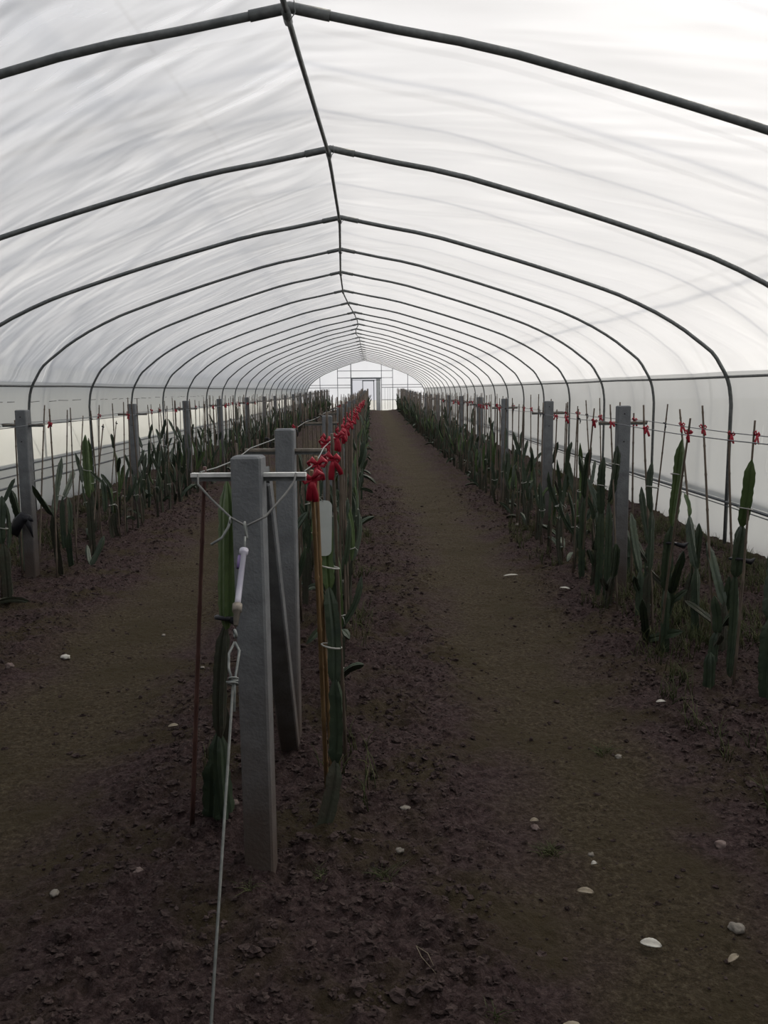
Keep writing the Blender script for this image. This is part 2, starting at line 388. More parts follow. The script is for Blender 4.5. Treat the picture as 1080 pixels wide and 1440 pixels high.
film_sheet('wall_right', right_upper, M['film_side'])
def right_skirt(y): return [(wav(XR + .05, y, z, 5), y, z + rise(y)) for z in (.5, .38, .25, .1, -.06)]
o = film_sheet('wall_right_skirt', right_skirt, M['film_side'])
def left_upper(y): return [(p.x, y, p.z) for p in half_profile(y, -1, .027)[22:26]] + [(wav(XL - .03, y, z, 2), y, z) for z in [ZB - .02 - (ZB - .02 - 1.2) * i / 3 for i in range(4)]]
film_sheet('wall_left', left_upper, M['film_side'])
def left_net(y): return [(wav(XL - .035, y, z, 3), y, z) for z in (1.22, 1.05, .9, .68)]
film_sheet('wall_left_opening', left_net, M['net'])
def left_skirt(y): return [(wav(XL - .04, y, z, 6), y, z + rise(y) * (1 if z < .5 else .5)) for z in (.74, .6, .45, .2, -.06)]
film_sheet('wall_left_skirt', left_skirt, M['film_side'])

# roll-up pipes
def longpipe(name, x, z, r_, m_, label, cat='pipe', y0=-.95, y1=59.3, amp=.008):
    m = MB(); pts = []; y = y0
    while y < y1: pts.append((x + amp * noise.noise((y * .4, z * 9, 1)), y, z + amp * noise.noise((y * .5, z * 5, 8)) + rise(y) * .6)); y += .8
    m.tube(pts, r_, 8); o = m.build(name, m_); tag(o, label, cat); return o
longpipe('roll_up_pipe', XR - .005, .405, .017, M['rollpipe'], 'dark roll-up pipe low on the right film wall, rolled in the sheet')
longpipe('edge_pipe', XR - .012, .365, .006, M['rollpipe'], 'thin lower batten just under the right roll-up pipe', 'pipe')
longpipe('roll_up_pipe', XL + .01, .71, .011, M['rollpipe'], 'uppermost thin pipe bordering the clear opening, left wall')
longpipe('roll_up_pipe', XL + .012, .60, .009, M['rollpipe'], 'middle thin pipe of three low on the left wall')
longpipe('roll_up_pipe', XL + .012, .47, .014, M['rollpipe'], 'lowest and thickest dark pipe along the left wall')
longpipe('film_cord', XL + .0, 1.19, .005, M['rollpipe'], 'thin dark line along top of the clear side opening', 'cord')
# stitched seam, dashes
m = MB(); y = 8.0; rs = random.Random(4)
while y < 24:
    l = rs.uniform(.12, .4); m.tube([(XL - .005, y, 1.50 + rs.uniform(-.008, .008)), (XL - .005, y + l, 1.50 + rs.uniform(-.008, .008))], .004, 5); y += l + rs.uniform(.05, .5)
o = m.build('film_seam', M['cord']); tag(o, 'broken dark seam stitching high on the left film wall', 'seam', None, 'stuff')
for k in range(9):
    y = 9.6 + k * 1.6; m = MB(); m.tube([(XL - .07, y, 1.16), (XL - .07, y + .42, .74)], .0035, 5); o = m.build('tension_cord', M['cord'])
    tag(o, '%s thin slanting cord outside the clear left side opening' % ORD[k + 1], 'cord', 'cords outside the left side opening')

# outer net frame above the tunnel (its pipes show as faint soft lines through the film)
def outer_arch(y, label, out=.24, r_=.016):
    rt = half_profile(y, 1, out); lf = half_profile(y, -1, out); m = MB()
    pts = [Vector((lf[-1].x, 0, .0))] + lf[::-1] + rt[1:] + [Vector((rt[-1].x, 0, .0))]
    m.tube([(p.x, y, p.z) for p in pts], r_, 6); o = m.build('outer_hoop', M['steel']); tag(o, label, 'hoop', 'outer hoops seen faintly through the roof film')
k = 0
for i in range(-1, 5):
    y0 = ARCH_Y[i] if i >= 0 else 1.6
    for dy in ((.85, 1.62) if i < 1 else (1.1,)):
        k += 1; outer_arch(y0 + dy, '%s faint outer hoop seen through the roof film' % ORD[k])
for lab, fr in (('right', 14), ('left', 3)):
    m = MB(); side = 1 if lab == 'right' else -1; pts = []; y = -2
    while y < 40: p = half_profile(y, side, .25)[fr]; pts.append((p.x, y, p.z)); y += 1.2
    m.tube(pts, .018 if side > 0 else .012, 6); o = m.build('outer_purlin', M['steel']); tag(o, 'faint lengthwise outer pipe seen through the %s roof slope' % lab, 'pipe')

# ------------------------------------------------------------------ gables
def gable(name, y, mt):
    pts = [(p.x, y, p.z) for p in half_profile(y, -1, .026)[::-1]] + [(p.x, y, p.z) for p in half_profile(y, 1, .026)[1:]]
    pts = [(XL - .03, y, -.05)] + pts + [(XR + .03, y, -.05)]
    me = bpy.data.meshes.new(name)
    ax = -.4; v = list(pts) + [(ax, y, z[2]) for z in pts]; n = len(pts); f = []
    for i in range(n - 1): f.append((i, i + 1, n + i + 1, n + i))
    me.from_pydata(v, [], f); me.materials.append(mt); me.update(); return struct(link(name, me))
GY = 59.6
# far gable film with a real doorway in it
m = MB()
DX0, DX1, DZ = -1.30, .62, 2.42
prof = [(p.x, p.z) for p in half_profile(GY, -1, .026)[::-1]] + [(p.x, p.z) for p in half_profile(GY, 1, .026)[1:]]
prof = [(XL - .03, prof[0][1])] + prof + [(XR + .03, prof[-1][1])]
def topz(x):
    for a, b in zip(prof, prof[1:]):
        if a[0] <= x <= b[0] and b[0] > a[0]: return a[1] + (b[1] - a[1]) * (x - a[0]) / (b[0] - a[0])
    return prof[0][1]
xsg = sorted(set([round(XL - .03 + i * (XR - XL + .06) / 60, 4) for i in range(61)] + [DX0, DX1]))
for a, b in zip(xsg, xsg[1:]):
    lo = DZ if (a >= DX0 - 1e-4 and b <= DX1 + 1e-4) else .1
    m.add([(a, GY, lo), (b, GY, lo), (b, GY, topz(b)), (a, GY, topz(a))], [(0, 1, 2, 3)], 0, False)
struct(m.build('wall_back', M['film_gable']))
gable('wall_front_blocker', -1.0, M['blocker_wall'])  # unseen end wall, added dark to cut light from behind the camera
ge = bpy.data.objects.new('gable_frame', None); col.objects.link(ge); ge.location = (-.4, GY - .06, .2)
tag(ge, 'grey pipe framework of the far gable end around the doorway', 'frame')
def gpipe(p, q, r_=.025):
    m = MB(); o_ = Vector(ge.location); m.tube([Vector(p) - o_, Vector(q) - o_], r_, 6); m.build('frame_pipe', M['gable_pipe'], ge)
yg = GY - .06
for x in (-3.55, -2.33, -1.40, .72, 1.50, 2.55): gpipe((x, yg, .15), (x, yg, topz(x) - .03), .032 if x == -1.40 else .022)
for z, a, b in ((2.95, -2.33, 1.5), (2.47, -2.33, 1.5), (1.98, XL + .1, -1.4), (1.80, XL + .1, -1.4), (1.80, .72, XR - .1), (.95, .72, XR - .1), (1.98, .72, XR - .1)): gpipe((a, yg, z), (b, yg, z), .02)
for x in (.95, 1.15, 1.3): gpipe((x, yg, .3), (x, yg, 1.8), .009)
# gable arch
m = MB(); off = Vector(ge.location)
m.tube([Vector((x, yg, z)) - off for x, z in prof[1:-1]], .035, 6); m.build('gable_arch', M['gable_pipe'], ge)
# door frame
de = bpy.data.objects.new('door_1', None); col.objects.link(de); de.location = (-.34, GY - .12, .2); struct(de)
def dbox(nm, c, d, mt):
    m = MB(); m.box(Vector(c) - Vector(de.location), d, None); m.build(nm, mt, de)
dbox('door_leaf', (.50, GY - .13, 1.3), (.30, .05, 2.2), M['jamb'])
dbox('door_post', (-1.33, GY - .13, 1.3), (.07, .07, 2.3), M['gable_pipe'])
dbox('lintel', (-.34, GY - .13, 2.44), (2.1, .08, .10), M['gable_pipe'])
dbox('rail', (-.34, GY - .13, 2.31), (2.0, .05, .03), M['gable_pipe'])
# porch frame beyond the door
pe = bpy.data.objects.new('porch_frame', None); col.objects.link(pe); pe.location = (-.3, 63, .2); tag(pe, 'small pale frame standing outside beyond the far doorway', 'frame')
for c, d in (((-.62, 63, 1.25), (.06, .06, 2.2)), ((.2, 63, 1.25), (.06, .06, 2.2)), ((-.2, 63, 2.3), (.9, .06, .06))):
    m = MB(); m.box(Vector(c) - Vector(pe.location), d); m.build('frame_bar', M['gable_pipe'], pe)

# ------------------------------------------------------------------ concrete posts with cross arms
POSTS = {'left': [4.2, 7.36, 10.78, 14.0, 17.0, 20.6], 'centre': [2.68, 3.80, 7.0], 'right': [3.35, 6.45, 9.34, 12.15, 15.15]}
for k in POSTS:
    while POSTS[k][-1] < 55: POSTS[k].append(POSTS[k][-1] + 3.1)
WZ = 1.345
def post(row, i, y):
    x = ROWS[row]; w = .096 if (row != 'centre' or i == 0) else .084
    h = 1.465 if row != 'centre' else (1.40, 1.435, 1.40)[min(i, 2)]
    if row == 'centre' and i >= 3: h = 1.40
    jx = random.uniform(-.02, .02) if not (row == 'centre' and i < 3) else (-.012, -.012, .01)[i]
    e = bpy.data.objects.new('concrete_post', None); col.objects.link(e); e.location = (x + jx, y, rise(y))
    if i > 0: e.rotation_euler = (R(random.uniform(-.6, .6)), R(random.uniform(-.7, .7)), R(random.uniform(-4, 4)))
    elif row == 'centre': e.rotation_euler = (0, 0, R(-3))
    m = MB()
    # slightly uneven cast body, chamfered
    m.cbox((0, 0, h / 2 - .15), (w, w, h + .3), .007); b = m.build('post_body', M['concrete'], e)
    az = WZ - .012
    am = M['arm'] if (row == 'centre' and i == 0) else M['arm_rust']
    m = MB(); hl = .182
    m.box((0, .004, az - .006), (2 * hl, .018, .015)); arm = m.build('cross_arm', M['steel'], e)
    m = MB(); m.box((0, 0, az + .0065), (2 * hl + .002, .028, .012)); m.build('arm_lit_top', am, arm)  # lighter strip paints the lit top into the arm, front below stays dark
    if y < 12:
        m = MB()
        for hh in ((.20, .9) if row != 'centre' else (.35,)):
            m.tube([(0, -w / 2 - .001, h - hh * .3), (0, -w / 2 + .012, h - hh * .3)], .006, 8)
        if row != 'centre': m.build('bolt_hole', M['black_plastic'], e)
    if row == 'centre' and i == 0: lab = 'nearest grey concrete end post, front centre, with pale cross arm'
    elif row == 'centre' and i == 1: lab = 'second concrete post of the centre row, behind the end post'
    else: lab = 'concrete trellis post, %s of the %s row counted from camera' % (ORD[i + 1], row)
    if not (row != 'centre' and i == 0):
        tag(e, lab, 'post', 'concrete trellis posts of the %s row' % row)
    else: tag(e, 'concrete trellis post of the %s row, closest to the camera, out of frame' % row, 'post')
    return e
for k, ys in POSTS.items():
    for i, y in enumerate(ys):
        if k != 'centre' and i == 0: continue          # outside the frame
        post(k, i if k == 'centre' else i - 0, y) if k == 'centre' else post(k, i, y)
# relabel: side rows start with the second index in the list
for o in [o for o in col.objects if o.name.startswith('concrete_post')]:
    for row in ('left', 'right'):
        if ('of the %s row counted' % row) in o.get('label', ''):
            xs_ = sorted([p for p in POSTS[row][1:]]); i = min(range(len(xs_)), key=lambda q: abs(xs_[q] - o.location.y))
            o['label'] = 'concrete trellis post, %s of the %s row counted from camera' % (ORD[i + 1], row)

# leaning concrete brace between the first two centre posts
def brace():
    e = bpy.data.objects.new('brace_post', None); col.objects.link(e); e.location = (-.385, 3.70, 0)
    top = Vector((-.375, 2.775, 1.32)) - Vector(e.location); bot = Vector((0.0, .04, -.15))
    d = top - bot; q = d.to_track_quat('Z', 'Y').to_matrix()
    # keep its width square to the row
    z = d.normalized(); x = Vector((1, 0, 0)); x = (x - z * x.dot(z)).normalized(); yv = z.cross(x)
    rot = Matrix((x, yv, z)).transposed()
    m = MB(); m.cbox((top + bot) / 2, (.082, .075, d.length), .006, rot); m.build('brace_body', M['concrete'], e)
    m = MB(); m.box(top + Vector((0.01, -.02, .01)), (.06, .03, .05), rot); m.build('brace_foot', M['steel'], e)
    tag(e, 'slanting concrete brace leaning against the back of the front end post', 'brace')
brace()

# ------------------------------------------------------------------ trellis wires
def wires(row):
    x = ROWS[row]
    for s in (-1, 1):
        pts = []; ys = POSTS[row]
        y0 = ys[0] - .0 if row == 'centre' else (1.2 if row == 'right' else 2.2)
        prev = None
        for a, b in zip(ys, ys[1:]):
            for k in range(4):
                y = a + (b - a) * k / 4; pts.append((x + s * .165, y, WZ + .004 - .016 * math.sin(PI * k / 4) + rise(y)))
        if row != 'centre': pts.insert(0, (x + s * .165, y0, WZ))
        m = MB(); m.tube(pts, .0026 if row == 'centre' else .003, 5)
        o = m.build('trellis_wire', M['zinc'] if row == 'centre' else M['rollpipe'])
        nm = {('left', -1): 'wall side', ('left', 1): 'aisle side', ('centre', -1): 'left side', ('centre', 1): 'right side', ('right', -1): 'aisle side', ('right', 1): 'wall side'}[(row, s)]
        tag(o, 'upper trellis wire on the %s of the %s plant row' % (nm, row), 'wire', 'trellis wires')
for k in ROWS: wires(k)

# ------------------------------------------------------------------ guy wire with tensioner in front
g = bpy.data.objects.new('guy_wire', None); col.objects.link(g); g.location = (-.345, 1.35, 0)
tag(g, 'steel guy wire with pale plastic tensioner anchoring the front end post', 'wire')
o_ = Vector(g.location)
def gp(*pts): return [Vector(p) - o_ for p in pts]
m = MB(); m.tube(gp((-.548, 2.66, 1.345), (-.545, 2.64, 1.315), (-.50, 2.60, 1.275), (-.43, 2.545, 1.222), (-.378, 2.50, 1.203), (-.325, 2.54, 1.225), (-.27, 2.60, 1.285), (-.245, 2.645, 1.32), (-.24, 2.66, 1.345)), .0035, 6)
m.build('bridle_wire', M['cord'], g)
m = MB(); m.tube(gp((-.43, 2.545, 1.222), (-.437, 2.53, 1.195), (-.455, 2.52, 1.165), (-.485, 2.50, 1.148)), .004, 6); m.torus(Vector((-.432, 2.54, 1.215)) - o_, .009, .003, (1, 0, 0)); m.build('wire_tail', M['zinc'], g)
m = MB(); m.torus(Vector((-.376, 2.475, 1.195)) - o_, .016, .0035, (1, 0, .1), sx=1.5, sy=.75); m.tube(gp((-.376, 2.46, 1.178), (-.375, 2.43, 1.145)), .0035, 6)
m.build('hook', M['zinc'], g)
A = Vector((-.372, 2.405, 1.150)); B = Vector((-.376, 2.28, 1.02))
A, B = A - o_, B - o_
m = MB(); m.tube([A + (B - A) * t for t in (0, .08, .10, .9, .92, 1)], [.013, .013, .0085, .0085, .0085, .0085], 10); m.build('tensioner_sleeve', M['lavender'], g)
m = MB(); m.tube([A + (B - A) * t + Vector((-.010, 0, 0)) for t in (.12, .35)], .006, 8); m.build('tensioner_clip', M['purple'], g)
C = Vector((-.3755, 2.235, .972)) - o_
m = MB(); m.tube([B + (C - B) * t for t in (0, .35, .36, 1)], [.0135, .0135, .010, .006], 10); m.build('tensioner_body', M['arm_rust'], g)
D_ = Vector((-.3745, 2.205, .935)) - o_
m = MB(); m.torus((C + D_) / 2, .014, .004, (1, .3, .1), sx=.7, sy=1.5); m.build('tensioner_eye', M['zinc'], g)
K = Vector((-.370, 2.134, .852)) - o_
m = MB(); m.tube([D_, D_ + Vector((-.013, -.02, -.025)), D_ + Vector((-.010, -.05, -.055)), K + Vector((-.003, 0, 0))], .0035, 6)
m.tube([D_, D_ + Vector((.014, -.015, -.02)), D_ + Vector((.012, -.045, -.05)), K + Vector((.004, 0, 0)), K + Vector((.008, -.05, -.065))], .0035, 6); m.build('wire_loop', M['zinc'], g)
m = MB()
for dz in (-.006, .004): m.torus(K + Vector((0, dz, dz)), .0085, .0026, (0, .7, .7), sx=1.4)
m.tube([K + Vector((-.018, -.005, -.002)), K + Vector((.014, -.005, .002))], .003, 6); m.build('wire_clamp', M['zinc'], g)
m = MB(); m.tube([K, Vector((-.353, 1.613, .285)) - o_, Vector((-.345, 1.35, -.02)) - o_], .0036, 8); m.build('anchor_cable', M['cable'], g)

# ------------------------------------------------------------------ bamboo stakes
def stake_mesh(k, mt, L_=1.5, r_=.0078):
    rs = random.Random(100 + k); m = MB(); pts = []; rr = []
    a1, a2 = rs.uniform(-.012, .012), rs.uniform(-.012, .012); ph = rs.uniform(0, 6)
    zs = [-.06]; z = rs.uniform(.08, .2)
    while z < L_: zs += [z - .012, z, z + .012]; z += rs.uniform(.17, .26)
    zs.append(L_)
    base = r_ * rs.uniform(.85, 1.15); zs.sort()
    for i, z in enumerate(zs):
        t = z / L_; node = (i % 3 == 2) and 0 < i < len(zs) - 1
        pts.append((a1 * math.sin(t * PI + ph) * 1.0, a2 * math.sin(t * 4 + ph), z)); rr.append(base * (1 - .3 * t) * (1.28 if node else 1))
    m.tube(pts, rr, 7); return m.mesh('bamboo_stake', mt)
STK = [stake_mesh(k, M['bamboo']) for k in range(6)]
GOLD = [stake_mesh(20 + k, M['bamboo_gold'], 1.5, .0092) for k in range(2)]
REDS = stake_mesh(30, M['bamboo_red'], 1.5, .0088)
def ribbon_mesh(k, s=1.0):
    rs = random.Random(k); m = MB()
    def strip(pts, w):
        vs = []; t = .0008
        for p in pts:
            p = Vector(p); ww = Vector((w / 2 * .5, 0, w / 2 * .2))
            vs += [p - ww, p + ww, p + ww + Vector((0, t, 0)), p - ww + Vector((0, t, 0))]
        fs = []
        for i in range(len(pts) - 1):
            for a in range(4): b = (a + 1) % 4; fs.append((i * 4 + a, i * 4 + b, i * 4 + 4 + b, i * 4 + 4 + a))
        fs += [(3, 2, 1, 0), tuple(4 * (len(pts) - 1) + a for a in range(4))]
        m.add(vs, fs)
    m.torus((0, 0, 0), .0105 * s, .0042 * s, (.2, .3, 1), n=8, k=5)
    # bow loops, drawn as fat closed strips, and two hanging tails
    for sg in (-1, 1):
        l = rs.uniform(.022, .036) * s; up = rs.uniform(-.01, .022) * s
        loop = [(0, -.012 * s, 0), (sg * l * .6, -.018 * s, up + .010 * s), (sg * l, -.014 * s, up), (sg * l * .7, -.010 * s, up - .014 * s), (0, -.012 * s, -.002)]
        m.tube(loop, [.005 * s, .0105 * s, .009 * s, .0105 * s, .005 * s], 6, flat=.5)
        tl = rs.uniform(.04, .085) * s; dx = sg * rs.uniform(.004, .024) * s
        pts = [(0, -.012 * s, 0), (dx * .5, -.018 * s, -tl * .35), (dx, -.014 * s, -tl * .7), (dx * 1.3, -.02 * s, -tl)]
        m.tube(pts, [.005 * s, .010 * s, .011 * s, .009 * s], 6, flat=.35)
    return m.mesh('ribbon_tie', M['ribbon'])
RIB = [ribbon_mesh(k, .72) for k in range(5)]
RIBBIG = [ribbon_mesh(10 + k, 1.15) for k in range(5)]
DARKTIE = []
for k in range(2):
    m = MB(); m.torus((0, 0, 0), .011, .005, (.3, .2, 1), n=8, k=5); m.tube([(0, -.012, 0), (.008, -.02, -.02), (.004, -.018, -.045)], [.004, .006, .003], 5, flat=.4)
    DARKTIE.append(m.mesh('dark_tie', M['black_plastic']))
def place_stake(base, top, mesh, rib=None, ribz=WZ, tie=None):
    base = Vector(base); top = Vector(top); d = top - base
    o = link('bamboo_stake', mesh); o.location = base
    o.rotation_mode = 'XYZ'; o.rotation_euler = (d.to_track_quat('Z', 'Y') @ Matrix.Rotation(random.uniform(0, 6), 3, 'Z').to_quaternion()).to_euler()
    o.scale = (1, 1, d.length / 1.5)
    # ribbon at wire height
    t = (ribz - base.z) / max(d.z, .1) * 1.5
    if rib is not None or tie is not None:
        c = link('ribbon_tie' if rib is not None else 'dark_tie', rib or tie, o); c.location = (0, 0, min(t, 1.47))
        c.rotation_euler = (0, 0, -o.rotation_euler.z + random.uniform(-.5, .5)); c.scale = (1, 1, 1.5 / d.length)
    return o
stakes = []   # (row, side, y, object)

# ------------------------------------------------------------------ dragon fruit cactus
def segment(m, p0, p1, w, bend=(0, 0, 0), tw=1.0, mi=0, ph=0, pinch=.35, n=14, rs=random):
    """three-winged scalloped stem between two joints"""
    p0 = Vector(p0); p1 = Vector(p1); bend = Vector(bend); d = (p1 - p0); Ln = d.length
    z = d.normalized(); a = Vector((1, 0, 0)) if abs(z.x) < .8 else Vector((0, 1, 0)); x = (a - z * a.dot(z)).normalized(); y = z.cross(x)
    vs = []; K = 12; n = max(8, int(Ln / .022)); per = max(2, round(Ln / .055))
    for i in range(n + 1):
        t = i / n; c = p0 + d * t + bend * math.sin(PI * t)
        env = min(1, pinch + (1 - pinch) * math.sin(PI * min(t * 3.0, .5)) if t < .5 else (.10 + .90 * math.sin(PI * min((1 - t) * 2.2, .5))))
        sc_ = (t * per) % 1.0
        scal = 1 - .20 * (1 - sc_) ** 2 if sc_ > .12 else .86
        for k in range(K):
            th = 2 * PI * k / K; wing = (k % 4 == 0); near_ = (k % 4 in (1, 3))
            rr = w * env * (scal if wing else (.50 if near_ else .27))
            an = th + ph + tw * t
            vs.append(c + x * math.cos(an) * rr + y * math.sin(an) * rr)
    fs = []
    for i in range(n):
        for k in range(K): k2 = (k + 1) % K; fs.append((i * K + k, i * K + k2, (i + 1) * K + k2, (i + 1) * K + k))
    fs.append(tuple(range(K - 1, -1, -1))); fs.append(tuple(n * K + k for k in range(K)))
    m.add(vs, fs, mi, False)
CM = [M['cactus'], M['cactus_light'], M['cactus_old']]
def plant_spec(k):
    rs = random.Random(500 + k); segs = []; h1 = rs.uniform(.26, .50)
    b = (rs.uniform(-.03, .03), rs.uniform(-.03, .03), 0)
    segs.append(((0, 0, -.03), (b[0], b[1], h1), rs.uniform(.022, .034), (rs.uniform(-.03, .03), 0, 0), 2 if rs.random() < .5 else 0))
    top = (b[0], b[1], h1)
    nb = rs.choice((1, 1, 2, 2, 3))
    for q in range(nb):
        l = rs.uniform(.25, .5) * (1 if q else 1.15); az = rs.uniform(0, 2 * PI); tilt = rs.uniform(.03, .22) if q == 0 else rs.uniform(.12, .6)
        e = (top[0] + math.sin(tilt) * math.cos(az) * l * .7, top[1] + math.sin(tilt) * math.sin(az) * l, min(1.2, top[2] + math.cos(tilt) * l))
        segs.append((top, e, rs.uniform(.019, .031), (rs.uniform(-.04, .04), rs.uniform(-.04, .04), 0), rs.choice((0, 0, 0, 0, 2, 1))))
        if q == 0 and rs.random() < .45:
            l2 = rs.uniform(.15, .3); e2 = (e[0] + rs.uniform(-.1, .1), e[1] + rs.uniform(-.1, .1), min(1.32, e[2] + l2)); segs.append((e, e2, rs.uniform(.02, .03), (0, 0, 0), 0))
    if rs.random() < .7:
        az = rs.uniform(0, 6.28); l = rs.uniform(.15, .35); s0 = (b[0] * .3, b[1] * .3, h1 * rs.uniform(.15, .6))
        segs.append((s0, (s0[0] + math.cos(az) * l * .6, s0[1] + math.sin(az) * l * .8, max(.02, s0[2] + rs.uniform(-.15, .25))), .028, (0, 0, .03), rs.choice((0, 0, 2))))
    return segs, (b[0], b[1], h1)
def make_plant(segs, top, k=0, seed=0):
    rs = random.Random(seed); e = bpy.data.objects.new('dragon_fruit_plant', None); col.objects.link(e)
    for (p0, p1, w, bd, mi) in segs:
        m = MB(); segment(m, p0, p1, w, bd, tw=rs.uniform(-1, 1), ph=rs.uniform(0, 2)); m.build('stem_segment', CM[mi], e)
    if k % 3 != 1:
        m = MB(); m.torus((top[0], top[1], top[2] + .1), .034, .0035, (.2, .1, 1), n=10, k=4); m.tube([(top[0] - .03, top[1] - .02, top[2] + .1), (top[0] - .045, top[1] - .03, top[2] + .085), (top[0] - .04, top[1] - .035, top[2] + .05)], .003, 4)
        m.build('twine_tie', M['twine'], e)
    return e
NP = 16
PROTO = []; FARMESH = []
for k in range(NP):
    segs, top = plant_spec(k); PROTO.append(make_plant(segs, top, k, k)) 
    m = MB(); rs = random.Random(k)
    for (p0, p1, w, bd, mi) in segs: segment(m, p0, p1, w, bd, tw=rs.uniform(-1, 1), ph=rs.uniform(0, 2), mi=mi)
    FARMESH.append(m)
FARME = [m.mesh('dragon_fruit_plant', CM) for m in FARMESH]
used = set()
plants = []
def place_plant(row, side, x, y, far, k=None, s=None, rz=None):
    k = random.randrange(NP) if k is None else k
    s = s or random.uniform(.78, 1.12); rz = random.uniform(0, 6.28) if rz is None else rz
    if far: o = link('dragon_fruit_plant', FARME[k])
    else:
        if k not in used: used.add(k); o = PROTO[k]
        else: o = copy_tree(PROTO[k])
    o.location = (x, y, gh(x, y) - .005); o.rotation_euler = (0, 0, rz); o.scale = (s, s, s * random.uniform(.9, 1.1))
    plants.append((row, side, y, o)); return o

# hero stakes: (x top, y top, z top, y base[, x base])
HERO_R = [(2.10, 5.39, 1.48, 4.99, 1), (2.10, 5.77, 1.45, 5.28, 1), (1.76, 4.69, 1.43, 5.01, -1), (2.10, 6.03, 1.48, 6.28, 1), (1.76, 5.45, 1.49, 5.24, -1), (2.10, 4.94, 1.35, 4.79, 1),
          (2.10, 6.76, 1.40, 6.73, 1), (2.10, 7.17, 1.48, 7.02, 1), (1.76, 6.24, 1.48, 5.96, -1), (2.10, 7.80, 1.51, 7.66, 1), (1.76, 6.66, 1.44, 7.04, -1), (2.10, 8.32, 1.48, 7.84, 1)]
HERO_L = [(-3.20, 8.42, 1.49, 7.99, -1), (-2.80, 7.46, 1.47, 7.37, 1), (-3.20, 9.00, 1.43, 8.71, -1), (-2.80, 7.94, 1.47, 7.92, 1), (-3.20, 9.50, 1.35, 9.00, -1), (-2.80, 8.55, 1.43, 8.71, 1), (-3.20, 10.09, 1.46, 9.77, -1),
          (-2.80, 8.91, 1.28, 8.29, 1), (-2.80, 9.24, 1.49, 9.27, 1), (-3.20, 10.73, 1.25, 10.12, -1), (-2.80, 9.64, 1.50, 9.50, 1), (-3.20, 11.25, 1.54, 11.15, -1), (-3.20, 7.70, 1.37, 7.59, -1)]
i = 0
for x, ty, tz, by, s in HERO_R:
    o = place_stake((x + random.uniform(-.02, .02), by, gh(x, by) - .01), (x, ty, tz), STK[i % 6], rib=RIB[i % 5] if i % 4 != 3 else None, tie=DARKTIE[0] if i % 4 == 3 else None); stakes.append(('right', s, by, o)); i += 1
o = place_stake((1.93, 4.37, gh(1.93, 4.37) - .01), (2.05, 4.50, 1.42), STK[2], rib=RIB[1]); stakes.append(('right', -1, 4.37, o))
for x, ty, tz, by, s in HERO_L:
    o = place_stake((x + random.uniform(-.02, .02), by, gh(x, by) - .01), (x, ty, tz), STK[i % 6], rib=RIB[i % 5] if i % 5 == 3 else None, tie=DARKTIE[i % 2] if i % 5 != 3 and i % 2 else None); stakes.append(('left', s, by, o)); i += 1

# hero plants
def hero_plant(row, side, base, segs, label, mi=0, tie=None, seed=0, rag=None):
    rs = random.Random(seed); e = bpy.data.objects.new('dragon_fruit_plant', None); col.objects.link(e)
    e.location = (base[0], base[1], gh(base[0], base[1])); o0 = Vector(e.location)
    for sg in segs:
        p0, p1, w = sg[:3]; mi_ = sg[3] if len(sg) > 3 else 0
        m = MB(); segment(m, Vector(p0) - o0, Vector(p1) - o0, w, (rs.uniform(-.012, .012), 0, 0), tw=rs.uniform(-.7, .7), ph=rs.uniform(0, 2)); so = m.build('stem_segment', CM[mi_], e)
        if mi_ == 1: so['label'] = 'bright green stem segment'
    for t in (tie or []):
        m = MB(); m.torus(Vector(t) - o0, .038, .0035, (.2, .1, 1), n=12, k=5); m.build('twine_tie', M['twine'], e)
    for t in (rag or []):
        m = MB(); c = Vector(t) - o0; m.torus(c, .034, .009, (.1, .2, 1), n=10, k=5); m.tube([c + Vector((.02, -.03, 0)), c + Vector((.06, -.04, -.01)), c + Vector((.085, -.04, .012))], [.012, .018, .004], 5, flat=.5)
        m.build('black_binding', M['black_plastic'], e)
    tag(e, label, 'cactus', 'dragon fruit cacti of the %s row' % row); return e
x = 1.76
hero_plant('right', -1, (1.78, 4.99), [((1.78, 4.99, -.03), (1.77, 4.98, .40), .034, 0), ((1.77, 4.98, .38), (1.765, 4.90, .80), .038, 0), ((1.765, 4.90, .79), (1.76, 4.78, 1.31), .037, 1)],
           'tallest dragon fruit cactus right of the first right-row post, tied halfway', tie=[(1.762, 4.84, 1.10)], rag=[(1.775, 4.93, .68)], seed=1)
hero_plant('right', 1, (2.0, 4.56), [((2.0, 4.56, -.03), (2.0, 4.55, .60), .032, 0), ((2.0, 4.55, .56), (2.0, 4.50, .86), .042, 0), ((2.0, 4.50, .85), (2.0, 4.42, 1.22), .036, 1)],
           'tall bright green cactus near the right edge, tied to the nearest stake', tie=[(2.0, 4.475, .95)], rag=[(2.0, 4.545, .66)], seed=2)
hero_plant('right', -1, (1.76, 5.26), [((1.76, 5.26, -.03), (1.76, 5.26, .45), .034, 2), ((1.76, 5.26, .44), (1.76, 5.26, .84), .024, 0), ((1.76, 5.26, .82), (1.76, 5.28, 1.14), .026, 0)],
           'thin spindle-shaped cactus just right of the first right-row post', tie=[(1.76, 5.26, .98)], seed=3)
hero_plant('right', 1, (2.1, 5.30), [((2.1, 5.30, -.03), (2.1, 5.36, .45), .036, 0), ((2.1, 5.36, .43), (2.1, 5.52, .76), .034, 0), ((2.1, 5.52, .75), (2.08, 5.58, .90), .018, 1)],
           'short cactus leaning left behind the tallest cactus, wall side of right row', seed=4)
hero_plant('right', -1, (1.76, 6.26), [((1.76, 6.26, -.03), (1.76, 6.24, .78), .034, 0), ((1.76, 6.23, .76), (1.76, 6.05, 1.19), .034, 0)],
           'dark cactus immediately left of the first right-row post', tie=[(1.76, 6.12, 1.05)], seed=5)
